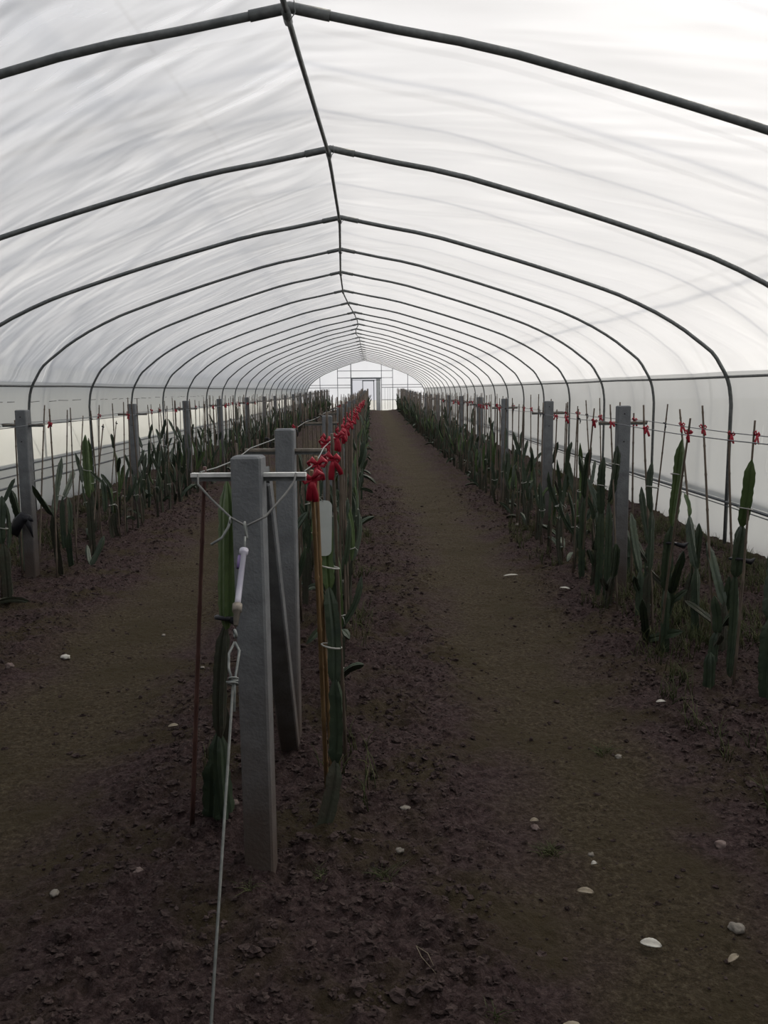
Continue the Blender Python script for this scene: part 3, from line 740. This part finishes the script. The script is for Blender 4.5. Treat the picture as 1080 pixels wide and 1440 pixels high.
hero_plant('right', -1, (1.76, 6.46), [((1.76, 6.46, -.03), (1.76, 6.44, .66), .034, 0), ((1.76, 6.44, .64), (1.76, 6.38, 1.08), .040, 0), ((1.76, 6.44, .64), (1.70, 6.62, .90), .020, 0)],
           'forked cactus, second one left of the first right-row post', tie=[(1.76, 6.42, .86)], seed=6)
hero_plant('right', -1, (1.76, 6.98), [((1.76, 6.98, -.03), (1.76, 6.95, .72), .034, 0), ((1.76, 6.95, .70), (1.76, 6.76, 1.13), .036, 0)],
           'leaning cactus, third one left of the first right-row post', seed=7)
hero_plant('right', 1, (2.02, 4.14), [((2.02, 4.14, -.03), (2.02, 4.15, .45), .05, 0), ((2.02, 4.15, .42), (2.05, 4.19, .84), .055, 0)],
           'dark stout cactus cut off by the right edge of the photo', seed=8)
hero_plant('right', -1, (1.80, 4.35), [((1.80, 4.35, -.04), (1.79, 4.33, .20), .038, 0)], 'short stubby cactus on the soil beside the nearest right-row stake', seed=9)
hero_plant('right', -1, (1.74, 5.05), [((1.74, 5.20, -.02), (1.62, 4.95, .34), .03, 0), ((1.74, 5.20, .0), (1.84, 4.86, .16), .034, 0)], 'sprawling low cactus at the foot of the tallest right-row cactus', seed=10)
# left row
hero_plant('left', 1, (-2.8, 8.36), [((-2.8, 8.36, -.03), (-2.8, 8.34, .60), .040, 2), ((-2.8, 8.34, .58), (-2.8, 8.34, 1.20), .044, 1), ((-2.8, 8.34, .86), (-2.74, 8.58, .70), .026, 0), ((-2.74, 8.60, .40), (-2.74, 8.58, .74), .036, 0)],
           'tall forked cactus, largest between the first two left-row posts', tie=[(-2.8, 8.34, .85)], seed=11)
hero_plant('left', 1, (-2.8, 7.50), [((-2.8, 7.50, -.03), (-2.82, 7.42, .55), .042, 2), ((-2.82, 7.42, .52), (-2.8, 7.67, 1.03), .034, 0), ((-2.82, 7.42, .54), (-2.86, 7.12, .84), .030, 0)],
           'v-shaped cactus just right of the first left-row post', tie=[(-2.8, 7.55, .7)], seed=12)
hero_plant('left', -1, (-3.2, 8.70), [((-3.2, 8.70, -.03), (-3.2, 8.72, .55), .034, 0), ((-3.2, 8.72, .53), (-3.18, 9.04, .80), .034, 0)],
           'cactus with one slanting stem, wall side between the first two left posts', seed=13)
hero_plant('left', 1, (-2.8, 7.78), [((-2.8, 7.78, -.03), (-2.8, 7.74, .34), .036, 0), ((-2.8, 7.74, .32), (-2.8, 7.76, .66), .030, 0)], 'short cactus, second one right of the first left-row post', seed=14)
hero_plant('left', 1, (-2.66, 7.85), [((-2.66, 7.85, -.02), (-2.56, 7.98, .26), .034, 0), ((-2.66, 7.85, 0), (-2.75, 8.05, .16), .028, 0)], 'bluish green low cactus sprawling toward the left path', seed=15)
hero_plant('left', -1, (-3.2, 7.66), [((-3.2, 7.66, -.03), (-3.2, 7.66, .44), .04, 0), ((-3.2, 7.66, .42), (-3.2, 7.50, .76), .040, 0)], 'cactus just left of the first left-row post', seed=16)
hero_plant('left', 1, (-2.8, 6.36), [((-2.8, 6.36, -.03), (-2.8, 6.34, .5), .042, 2), ((-2.8, 6.34, .48), (-2.8, 6.39, .84), .046, 0)], 'stout cactus at the left edge of the photo', tie=[(-2.8, 6.36, .6)], seed=17)
# centre row front
hero_plant('centre', -1, (-.53, 2.95), [((-.56, 3.0, -.03), (-.58, 2.99, .36), .045, 0), ((-.57, 2.98, .34), (-.53, 2.95, .78), .034, 2), ((-.53, 2.95, .76), (-.50, 2.90, 1.30), .040, 1)],
           'tall green cactus peeking out left of the front end post', rag=[(-.53, 2.95, .80)], seed=18)
hero_plant('centre', -1, (-.63, 3.02), [((-.62, 3.04, -.03), (-.60, 3.0, .26), .050, 0), ((-.66, 3.3, .0), (-.60, 3.25, .36), .036, 2)], 'dark low cactus left of the guy wire at the end post foot', seed=19)
hero_plant('centre', 1, (-.19, 2.95), [((-.21, 2.92, -.04), (-.15, 3.0, .24), .036, 2), ((-.15, 3.0, .22), (-.145, 3.02, .55), .034, 0), ((-.145, 3.02, .52), (-.17, 3.1, .88), .032, 0), ((-.17, 3.1, .86), (-.17, 3.12, 1.14), .030, 1)],
           'crooked cactus right of the golden stakes in the front centre', tie=[(-.16, 3.05, .66), (-.165, 3.1, .95)], seed=20)

# centre row front stakes
def st(base, top, mesh, rib=None, s=1, row='centre', z=None):
    o = place_stake((base[0], base[1], gh(base[0], base[1]) - .01), top, mesh, rib=rib); stakes.append((row, s, base[1], o)); return o
o = st((-.20, 3.25), (-.205, 2.86, 1.335), GOLD[0], RIBBIG[0]); o['label'] = 'thick golden bamboo stake nearest the front end post, right side'
o = st((-.175, 3.20), (-.195, 3.02, 1.37), GOLD[1], RIBBIG[1]); o['label'] = 'golden bamboo stake standing in front of the white tag'
o = st((-.13, 3.5), (-.15, 3.22, 1.44), STK[1], RIBBIG[2]); o['label'] = 'thin brown bamboo stake just right of the white tag'
o = st((-.69, 2.97), (-.545, 2.76, 1.36), REDS, None, -1); o['label'] = 'reddish leaning stake left of the front end post'
o = st((-.545, 3.4), (-.53, 3.35, 1.40), STK[3], None, -1); o['label'] = 'brown stake behind the tall cactus left of the end post'
# white tag
t = MB(); w, h, rad = .058, .205, .022; pts = []
for cx, cy, a0 in ((w / 2 - rad, h / 2 - rad, 0), (-w / 2 + rad, h / 2 - rad, 90), (-w / 2 + rad, -h / 2 + rad, 180), (w / 2 - rad, -h / 2 + rad, 270)):
    for k in range(6): a = R(a0 + k * 18); pts.append((cx + rad * math.cos(a), cy + rad * math.sin(a)))
n = len(pts); vs = [(x, 0, z) for x, z in pts] + [(x, .0015, z) for x, z in pts]
t.add(vs, [tuple(range(n)), tuple(range(2 * n - 1, n - 1, -1))] + [((i + 1) % n, i, n + i, n + (i + 1) % n) for i in range(n)], 0, False)
tg = t.build('plant_tag', M['tag']); tg.location = (-.180, 3.075, 1.10); tg.rotation_euler = (R(-3), R(2), R(8))
tag(tg, 'blank white rounded plastic tag hanging on the golden bamboo stakes', 'tag')
m = MB(); m.tube([(.0, .004, .095), (-.02, -.02, .115), (-.01, -.045, .12)], .0012, 4); m.build('tag_string', M['twine'], tg)
# black rag on first left post
m = MB(); bx = Vector((0, 0, 0))
m.tube([(-.12, .0, -.16), (-.07, -.01, -.06), (-.02, -.02, -.01), (.03, -.015, -.02), (.06, -.01, -.05)], [.05, .055, .05, .03, .004], 7, flat=.35)
m.tube([(.0, -.02, -.01), (.03, -.02, -.10), (.055, -.02, -.19)], [.03, .02, .003], 6, flat=.4)
rg = m.build('plastic_rag', M['black_plastic']); rg.location = (-2.99, 7.27, .56); tag(rg, 'black plastic rag wrapped low around the first left-row post', 'rag')

# ------------------------------------------------------------------ the rest of the rows
def blocked(row, s, y):
    if row == 'right' and y < 7.1: return True
    if row == 'right' and s > 0 and y < 8.4: return True
    if row == 'left' and 6.6 < y < 9.8: return True
    if row == 'left' and s < 0 and y < 11.3 and y > 6.6: return True
    if row == 'centre' and y < 3.45: return True
    return any(abs(y - p) < .09 for p in POSTS[row])
cand_s = []; cand_p = []
rg_ = random.Random(31)
for row, x in ROWS.items():
    for s in (-1, 1):
        y = {'right': 3.6, 'left': 5.9, 'centre': 3.4}[row]
        while y < 58.3:
            y += (rg_.uniform(.34, .60) if row != 'centre' else rg_.uniform(.24, .45)) * (1 if y < 13 else .6)
            if not blocked(row, s, y): cand_s.append((row, s, x + s * (.165 + rg_.uniform(-.02, .03)), y))
            if y > 58: break
        y = {'right': 7.1, 'left': 5.9, 'centre': 3.45}[row]
        while y < 58.3:
            y += rg_.uniform(.20, .40)
            if not (row == 'left' and 6.6 < y < 9.0) and not any(abs(y - p) < .1 for p in POSTS[row]): cand_p.append((row, s, x + s * (.17 + rg_.uniform(-.05, .04)), y))
cand_s.sort(key=lambda c: c[3]); cand_p.sort(key=lambda c: c[3])
# pairs in front of the left row's first post
NS = 300 - len(stakes); ys_far = cand_s[NS][3] if len(cand_s) > NS else 99
for q, (row, s, x, y) in enumerate(cand_s[:NS]):
    ln = rg_.uniform(1.36, 1.54); th = rg_.gauss(0, .055); lx = rg_.gauss(0, .012)
    base = (x + rg_.uniform(-.03, .03), y, gh(x, y) - .01); top = (x + lx, y + th * ln * 1.2, ln + rise(y))
    rib = tie = None
    if y < 26:
        if row == 'centre' and s > 0: rib = RIBBIG[q % 5]
        elif row == 'centre': rib = RIB[q % 5] if rg_.random() < .15 else None
        elif row == 'right': rib = RIB[q % 5] if rg_.random() < .5 else None
        else: rib = RIB[q % 5] if rg_.random() < .22 else None
        if rib is None and rg_.random() < .6: tie = DARKTIE[q % 2]
    o = place_stake(base, top, STK[q % 6], rib=rib, tie=tie); stakes.append((row, s, y, o))
m = MB(); mr = MB()
for row, s, x, y in cand_s[NS:]:
    ln = rg_.uniform(1.36, 1.54); z0 = gh(x, y); a = (x + rg_.uniform(-.03, .03), y, z0 - .01); b = (x, y + rg_.gauss(0, .08), ln + rise(y))
    m.tube([a, b], [.008, .006], 5)
o = m.build('bamboo_stakes', M['bamboo']); tag(o, 'mass of distant bamboo stakes toward the far gable', 'stakes', None, 'stuff')
NPL = 300 - 20
for q, (row, s, x, y) in enumerate(cand_p[:NPL]): place_plant(row, s, x, y, y > 13)
# distant plants as one mass
m = MB()
for row, s, x, y in cand_p[NPL:]:
    src = FARMESH[rg_.randrange(NP)]; a = rg_.uniform(0, 6.28); sc_ = rg_.uniform(.8, 1.15); z0 = gh(x, y); ca, sa = math.cos(a) * sc_, math.sin(a) * sc_
    o0 = len(m.v); m.v += [(x + ca * p[0] - sa * p[1], y + sa * p[0] + ca * p[1], z0 + p[2] * sc_) for p in src.v]
    m.f += [tuple(i + o0 for i in f) for f in src.f]; m.m += src.m; m.sm += src.sm
o = m.build('dragon_fruit_plants', CM); tag(o, 'mass of distant dragon fruit cacti toward the far gable', 'cacti', None, 'stuff')
for k in range(NP):
    if k not in used:
        for ch in list(PROTO[k].children): bpy.data.objects.remove(ch)
        bpy.data.objects.remove(PROTO[k])

# labels that single each one out: ordinal past a named post, side and row
SIDE = {('left', -1): 'wall side', ('left', 1): 'aisle side', ('centre', -1): 'left side', ('centre', 1): 'right side', ('right', -1): 'aisle side', ('right', 1): 'wall side'}
def label_all(items, noun, cat, grp):
    for row in ROWS:
        vis = POSTS[row] if row == 'centre' else POSTS[row][1:]
        for s in (-1, 1):
            it = sorted([t for t in items if t[0] == row and t[1] == s], key=lambda t: t[2]); cnt = {}
            for _, _, y, o in it:
                pi = sum(1 for p in vis if p < y); cnt[pi] = cnt.get(pi, 0) + 1
                if y > 24: tag(o, 'one %s in the crowded distant part of the %s row' % (noun, row), cat, 'distant %s, %s row' % (grp, row)); continue
                if not o.get('label'):
                    if pi == 0: o['label'] = '%s %s before the first post, %s of %s row' % (ORD[cnt[pi]], noun, SIDE[(row, s)], row)
                    else: o['label'] = '%s %s past %s post, %s of %s row' % (ORD[cnt[pi]], noun, ORD[pi], SIDE[(row, s)], row)
                o['category'] = cat; o['group'] = '%s of the %s row' % (grp, row)
label_all(stakes, 'bamboo stake', 'stake', 'bamboo stakes')
label_all(plants, 'dragon fruit cactus', 'cactus', 'dragon fruit cacti')

# ------------------------------------------------------------------ clods, stones, leaves, weeds
def ico():
    t = (1 + 5 ** .5) / 2
    v = [Vector(p).normalized() for p in ((-1, t, 0), (1, t, 0), (-1, -t, 0), (1, -t, 0), (0, -1, t), (0, 1, t), (0, -1, -t), (0, 1, -t), (t, 0, -1), (t, 0, 1), (-t, 0, -1), (-t, 0, 1))]
    f = [(0, 11, 5), (0, 5, 1), (0, 1, 7), (0, 7, 10), (0, 10, 11), (1, 5, 9), (5, 11, 4), (11, 10, 2), (10, 7, 6), (7, 1, 8), (3, 9, 4), (3, 4, 2), (3, 2, 6), (3, 6, 8), (3, 8, 9), (4, 9, 5), (2, 4, 11), (6, 2, 10), (8, 6, 7), (9, 8, 1)]
    return v, f
def sub(v, f):
    v = list(v); cache = {}; nf = []
    def mid(a, b):
        k = (min(a, b), max(a, b))
        if k not in cache: cache[k] = len(v); v.append(((v[a] + v[b]) / 2).normalized())
        return cache[k]
    for a, b, c in f:
        x, y, z = mid(a, b), mid(b, c), mid(c, a); nf += [(a, x, z), (b, y, x), (c, z, y), (x, y, z)]
    return v, nf
I0 = ico(); I1 = sub(*I0); I2 = sub(*I1)
def lump(m, c, s, seed, I=I0, flat=.7, mi=0, am=.45):
    rs = random.Random(seed); q = Euler((rs.uniform(0, 6), rs.uniform(0, 6), rs.uniform(0, 6))).to_matrix(); sc3 = Vector((rs.uniform(.7, 1.3), rs.uniform(.6, 1.1), flat * rs.uniform(.7, 1.2)))
    vs = []
    for v in I[0]:
        p = v * (1 + am * noise.noise(v * 1.7 + Vector((seed * 1.3, seed * .7, 0)))); p = q @ p
        vs.append((c[0] + p.x * s * sc3.x, c[1] + p.y * s * sc3.y, c[2] + p.z * s * sc3.z))
    m.add(vs, I[1], mi, I is I2)
m = MB(); rs = random.Random(5); cnt = 0
while cnt < 34000:
    y = 1.3 * math.exp(rs.random() * math.log(14 / 1.3)); x = rs.uniform(-4.2, 3.5)
    if abs(x) > y * .55 + .6: continue
    b = bedness(x, y)
    if rs.random() > .16 + .84 * b: continue
    s = min(.020, .0040 * math.exp(abs(rs.gauss(0, .62)))) * (1 if b > .5 else .7); s *= (1 + y * .03)
    lump(m, (x, y, gh(x, y) + s * .18), s, cnt, I1 if (s > .009 and y < 4.5) else I0, am=1.0); cnt += 1
o = m.build('soil_clods', M['clod']); tag(o, 'loose crumbled clods of dark soil scattered over the planting beds', 'soil', None, 'stuff')

def stone(x, y, s, label, mt='stone', flat=.6, name='stone'):
    m = MB(); lump(m, (0, 0, 0), s, int(x * 100 + y * 10) % 97, I2, flat); o = m.build(name, M[mt]); o.location = (x, y, gh(x, y) + s * flat * .45); tag(o, label, 'stone')
def leaf(x, y, l, w, rz, label, mt='leaf_white'):
    m = MB(); n = 16; vs = []; fs = []
    for i in range(n + 1):
        t = i / n; ww = w * math.sin(PI * t) ** .6 * (1 + .04 * math.sin(i * 2.3)) + .0005; X = (t - .5) * l; zc = .006 * math.sin(PI * t)
        for k, yy_ in enumerate((-1, -.5, 0, .5, 1)): vs.append((X, yy_ * ww / 2, zc + .006 * abs(yy_)))
    nn = len(vs); vs += [(a, b, c - .0015) for a, b, c in vs]
    for i in range(n):
        for k in range(4):
            a = i * 5 + k; fs.append((a, a + 5, a + 6, a + 1)); fs.append((nn + a, nn + a + 1, nn + a + 6, nn + a + 5))
        for k in (0, 4):
            a = i * 5 + k; fs.append((a, a + 5, nn + a + 5, nn + a) if k else (a, nn + a, nn + a + 5, a + 5))
    m.add(vs, fs); o = m.build('dry_leaf', M[mt]); o.location = (x, y, gh(x, y) + .017); o.rotation_euler = (R(9), R(-3), rz); tag(o, label, 'leaf')
leaf(.806, 2.28, .062, .034, R(-25), 'bleached white dry leaf on the path at lower right')
stone(.501, 1.977, .024, 'tan oval stone at the bottom edge of the photo', 'leaf_tan', .5)
stone(1.10, 2.37, .020, 'pale crumbly stone right of the white leaf, nearer the right edge')
leaf(1.02, 2.21, .05, .018, R(35), 'narrow curled pale leaf at the lower right, beyond the white leaf', 'leaf_tan')
leaf(.68, 2.55, .055, .026, R(-20), 'small tattered tan leaf left of and above the white leaf', 'leaf_tan')
stone(.76, 2.79, .014, 'small pale stone in the middle of the right path')
leaf(.75, 2.71, .022, .016, R(10), 'tiny whitish leaf scrap just below the small path stone')
stone(.85, 1.95, .018, 'greyish stone at the bottom edge, between tan stone and corner')
stone(.96, 1.94, .022, 'tan lump of stone at the bottom right corner', 'leaf_tan')
stone(1.24, 2.83, .020, 'pinkish stone near the right edge above the crumbly stone', 'stone_pink')
stone(1.09, 3.59, .016, 'light stone at the right border of the path')
leaf(.60, 3.01, .035, .02, R(0), 'pinkish brown leaf on the path, left of the small grass tuft', 'leaf_tan')
stone(.60, 2.99, .018, 'reddish stone beside the brown leaf on the path', 'stone_pink')
stone(.11, 3.07, .016, 'pale stone just right of the centre row foot')
stone(.08, 2.79, .014, 'small pale stone right of the end post base')
stone(-.55, 3.11, .020, 'pinkish stone between the guy wire and the end post', 'stone_pink')
stone(-.81, 2.67, .020, 'pinkish stone left of the guy wire near the end post', 'stone_pink')
stone(-1.05, 2.56, .018, 'grey stone at the lower left of the photo')
stone(-1.93, 5.13, .024, 'small white stone at the far left path edge', 'leaf_white')
stone(-2.16, 4.86, .03, 'pinkish stone at the left edge of the photo', 'stone_pink')
stone(-1.44, 5.63, .016, 'small pale pebble on the left path')
stone(-1.02, 4.85, .016, 'pale pebble at the right side of the left path')
leaf(-.97, 3.89, .05, .025, R(15), 'pale dry leaf on the left path beside the centre row', 'leaf_tan')
leaf(1.53, 6.6, .09, .03, R(-40), 'pale dry leaf on the right bed ahead of the first post')
leaf(1.21, 7.29, .13, .03, R(5), 'long pale scrap lying on the right path')
leaf(1.98, 6.01, .11, .02, R(-20), 'thin white scrap under the cacti of the right row')
leaf(1.46, 4.12, .05, .022, R(0), 'small pale leaf on the right bed nearest the camera')
stone(1.7, 9.81, .03, 'small pale stone far up the right bed')
m = MB(); m.tube([(0, 0, .008), (.03, -.05, .02), (.045, -.09, .008)], [.0012, .0012, .0008], 4); m.tube([(0, 0, .008), (.012, -.06, .016), (.05, -.12, .006)], [.0012, .001, .0008], 4)
o = m.build('straw_stalk', M['straw']); o.location = (.11, 2.24, gh(.11, 2.24)); tag(o, 'bent dry straw stalk in the foreground soil', 'straw')
# low neighbours of the right row: stumps and short stems under the stakes
for k, (x, y, h_) in enumerate(((2.12, 4.95, .55), (2.15, 5.12, .4), (1.95, 5.5, .5), (2.2, 5.75, .6), (1.85, 5.75, .62), (2.15, 6.05, .5), (1.78, 6.7, .6), (2.2, 6.6, .7), (2.15, 7.0, .6), (1.72, 6.05, .45), (2.3, 4.55, .35), (1.98, 4.75, .35))):
    rs_ = random.Random(k + 70); lean = rs_.uniform(-.16, .16)
    hero_plant('right', 1, (x, y), [((x, y, -.03), (x + .02, y + lean * .4, h_ * .55), .036, 2 if k % 3 == 0 else 0), ((x + .02, y + lean * .4, h_ * .5), (x + rs_.uniform(-.05, .05), y + lean * 2, h_ * 1.15), .034, 0), ((x, y, h_ * .3), (x + rs_.uniform(-.12, .12), y + rs_.uniform(-.25, .25), h_ * .55), .026, 2 if k % 2 else 0)],
               ['short dark cactus behind the tallest one, right row', 'small brownish cactus at the foot of the right film wall stakes', 'low dark cactus between two tall ones near the first right post', 'short cactus on the wall side, right of the first right post', 'stubby cactus hugging the right foot of the first right-row post', 'low forked cactus behind the first right-row post', 'short brown-based cactus left of the first right post, aisle side', 'upright cactus behind the leaning cactus left of the first right post', 'dark cactus by the wall, just left of the first right post', 'low cactus in front of the first right-row post', 'short cactus near the film at the far right of the photo', 'small dark cactus between the nearest stake and the tallest cactus'][k], seed=k + 40)
# weeds
def blade(m, x, y, z, h, dx, dy, w=.004, mi=0):
    pts = [(x, y, z), (x + dx * .35, y + dy * .35, z + h * .6), (x + dx, y + dy, z + h)]
    m.tube(pts, [w, w * .8, w * .15], 3, flat=.4, mi=mi)
m = MB(); rs = random.Random(9)
for k in range(6000):
    side = rs.random()
    if side < .6: x = rs.uniform(1.95, 3.6); y = 3.6 * math.exp(rs.random() * math.log(18 / 3.6))
    elif side < .8: x = rs.uniform(-4.3, -3.3); y = 6 * math.exp(rs.random() * math.log(20 / 6))
    else: x = rs.uniform(-.75, -.02) if rs.random() < .5 else rs.uniform(1.5, 2.3); y = rs.uniform(3, 10)
    if noise.noise((x * 1.3, y * .8, 12)) < -.05: continue
    z = gh(x, y)
    for q in range(4): blade(m, x + rs.gauss(0, .015), y + rs.gauss(0, .015), z - .003, rs.uniform(.03, .15), rs.gauss(0, .035), rs.gauss(0, .035), .003)
o = m.build('low_weeds', M['weed']); tag(o, 'low patchy green weeds growing along the walls and bed edges', 'weeds', None, 'stuff')
def tuft(x, y, h, n_, label, mt='weed', sp=.03):
    m = MB(); rs = random.Random(int(x * 77 + y * 13))
    for q in range(n_): blade(m, rs.gauss(0, sp * .4), rs.gauss(0, sp * .4), -.004, h * rs.uniform(.5, 1), rs.gauss(0, sp), rs.gauss(0, sp), .0018)
    o = m.build('weed_tuft', M[mt]); o.location = (x, y, gh(x, y)); tag(o, label, 'weed')
tuft(.61, 2.80, .055, 40, 'small green grass tuft in the middle of the right path', sp=.035)
tuft(.02, 2.62, .045, 40, 'low green weed patch right of the end post base', sp=.05)
tuft(.30, 1.98, .04, 24, 'tiny weed sprig at the bottom edge, left of the tan stone', sp=.03)
tuft(1.03, 3.62, .05, 30, 'green weed beside the light stone at the path border', sp=.04)
tuft(-.18, 2.62, .04, 24, 'tiny green weed at the right foot of the end post', sp=.03)
tuft(-.42, 2.52, .03, 20, 'tiny weed in front of the end post', sp=.03)
# assumed pale tunnel, added outside on the left to brighten the side opening
m = MB(); pts = []
for k in range(19):
    a = PI * k / 18; pts.append((-10.6 + 3.9 * math.cos(a), 2.4 * math.sin(a) ** .8 if 0 < k < 18 else 0))
vs = [(x, -20, z) for x, z in pts] + [(x, 75, z) for x, z in pts]
m.add(vs, [(k, k + 1, 20 + k, 19 + k) for k in range(18)]); o = m.build('added_tunnel', M['white_film']); tag(o, 'pale film tunnel added outside to brighten the left side opening', 'greenhouse')

# ------------------------------------------------------------------ world and sun
w = bpy.data.worlds.new('world'); sc.world = w; w.use_nodes = True; nt = w.node_tree; nt.nodes.clear()
out = nt.nodes.new('ShaderNodeOutputWorld'); bg = nt.nodes.new('ShaderNodeBackground')
tc = nt.nodes.new('ShaderNodeTexCoord'); sx = nt.nodes.new('ShaderNodeSeparateXYZ'); L(nt, tc.outputs['Generated'], sx.inputs[0])
cr = nt.nodes.new('ShaderNodeValToRGB'); L(nt, sx.outputs['Z'], cr.inputs[0])
el = cr.color_ramp.elements; el[0].position = 0; el[0].color = (.24, .28, .36, 1); el[1].position = .9; el[1].color = (.78, .87, 1.02, 1)
e2 = el.new(.35); e2.color = (.37, .45, .59, 1)
SUN = Vector((.60, .55, .76)).normalized()
dp = nt.nodes.new('ShaderNodeVectorMath'); dp.operation = 'DOT_PRODUCT'; L(nt, tc.outputs['Generated'], dp.inputs[0]); dp.inputs[1].default_value = SUN
mxx = nt.nodes.new('ShaderNodeMath'); mxx.operation = 'MAXIMUM'; mxx.inputs[1].default_value = 0; L(nt, dp.outputs['Value'], mxx.inputs[0])
pw = nt.nodes.new('ShaderNodeMath'); pw.operation = 'POWER'; pw.inputs[1].default_value = 3; L(nt, mxx.outputs[0], pw.inputs[0])
gm = nt.nodes.new('ShaderNodeMixRGB'); gm.blend_type = 'ADD'; gm.inputs[0].default_value = 1
gcol = nt.nodes.new('ShaderNodeMixRGB'); L(nt, pw.outputs[0], gcol.inputs[0]); gcol.inputs[1].default_value = (0, 0, 0, 1); gcol.inputs[2].default_value = (3.5, 3.05, 2.5, 1)
ymx = nt.nodes.new('ShaderNodeMath'); ymx.operation = 'MAXIMUM'; ymx.inputs[1].default_value = 0; L(nt, sx.outputs['Y'], ymx.inputs[0])
fa = nt.nodes.new('ShaderNodeMath'); fa.operation = 'MULTIPLY_ADD'; fa.inputs[1].default_value = .45; fa.inputs[2].default_value = .82; L(nt, ymx.outputs[0], fa.inputs[0])
fb = nt.nodes.new('ShaderNodeMath'); fb.operation = 'MULTIPLY_ADD'; fb.inputs[1].default_value = .42; L(nt, sx.outputs['X'], fb.inputs[0]); L(nt, fa.outputs[0], fb.inputs[2])
vm = nt.nodes.new('ShaderNodeVectorMath'); vm.operation = 'SCALE'; L(nt, cr.outputs[0], vm.inputs[0]); L(nt, fb.outputs[0], vm.inputs['Scale'])
L(nt, vm.outputs[0], gm.inputs[1]); L(nt, gcol.outputs[0], gm.inputs[2])
L(nt, gm.outputs[0], bg.inputs['Color']); bg.inputs['Strength'].default_value = 1.0; L(nt, bg.outputs[0], out.inputs[0])
sl = bpy.data.lights.new('sun', 'SUN'); sl.energy = 2.6; sl.angle = R(14); sl.color = (1, .88, .72)
so = bpy.data.objects.new('sun', sl); col.objects.link(so); so.rotation_euler = SUN.to_track_quat('Z', 'Y').to_euler(); so.location = (10, 5, 15)

# ------------------------------------------------------------------ camera
cd = bpy.data.cameras.new('camera'); cd.sensor_fit = 'VERTICAL'; cd.sensor_height = 36; cd.lens = 29.75; cd.clip_start = .05; cd.clip_end = 500
co = bpy.data.objects.new('camera', cd); col.objects.link(co)
rt = Vector((.99983421, -.01497058, -.01036509)); up = Vector((.01239011, .14222052, .98975745)); fw = Vector((.01334312, .98972178, -.14238243))
mw = Matrix((rt, up, -fw)).transposed().to_4x4(); mw.translation = Vector((0, 0, 1.6)); co.matrix_world = mw
sc.camera = co
vs_ = sc.view_settings; vs_.view_transform = 'Standard'; vs_.look = 'None'; vs_.gamma = 1; vs_.use_curve_mapping = False; vs_.exposure = -.14
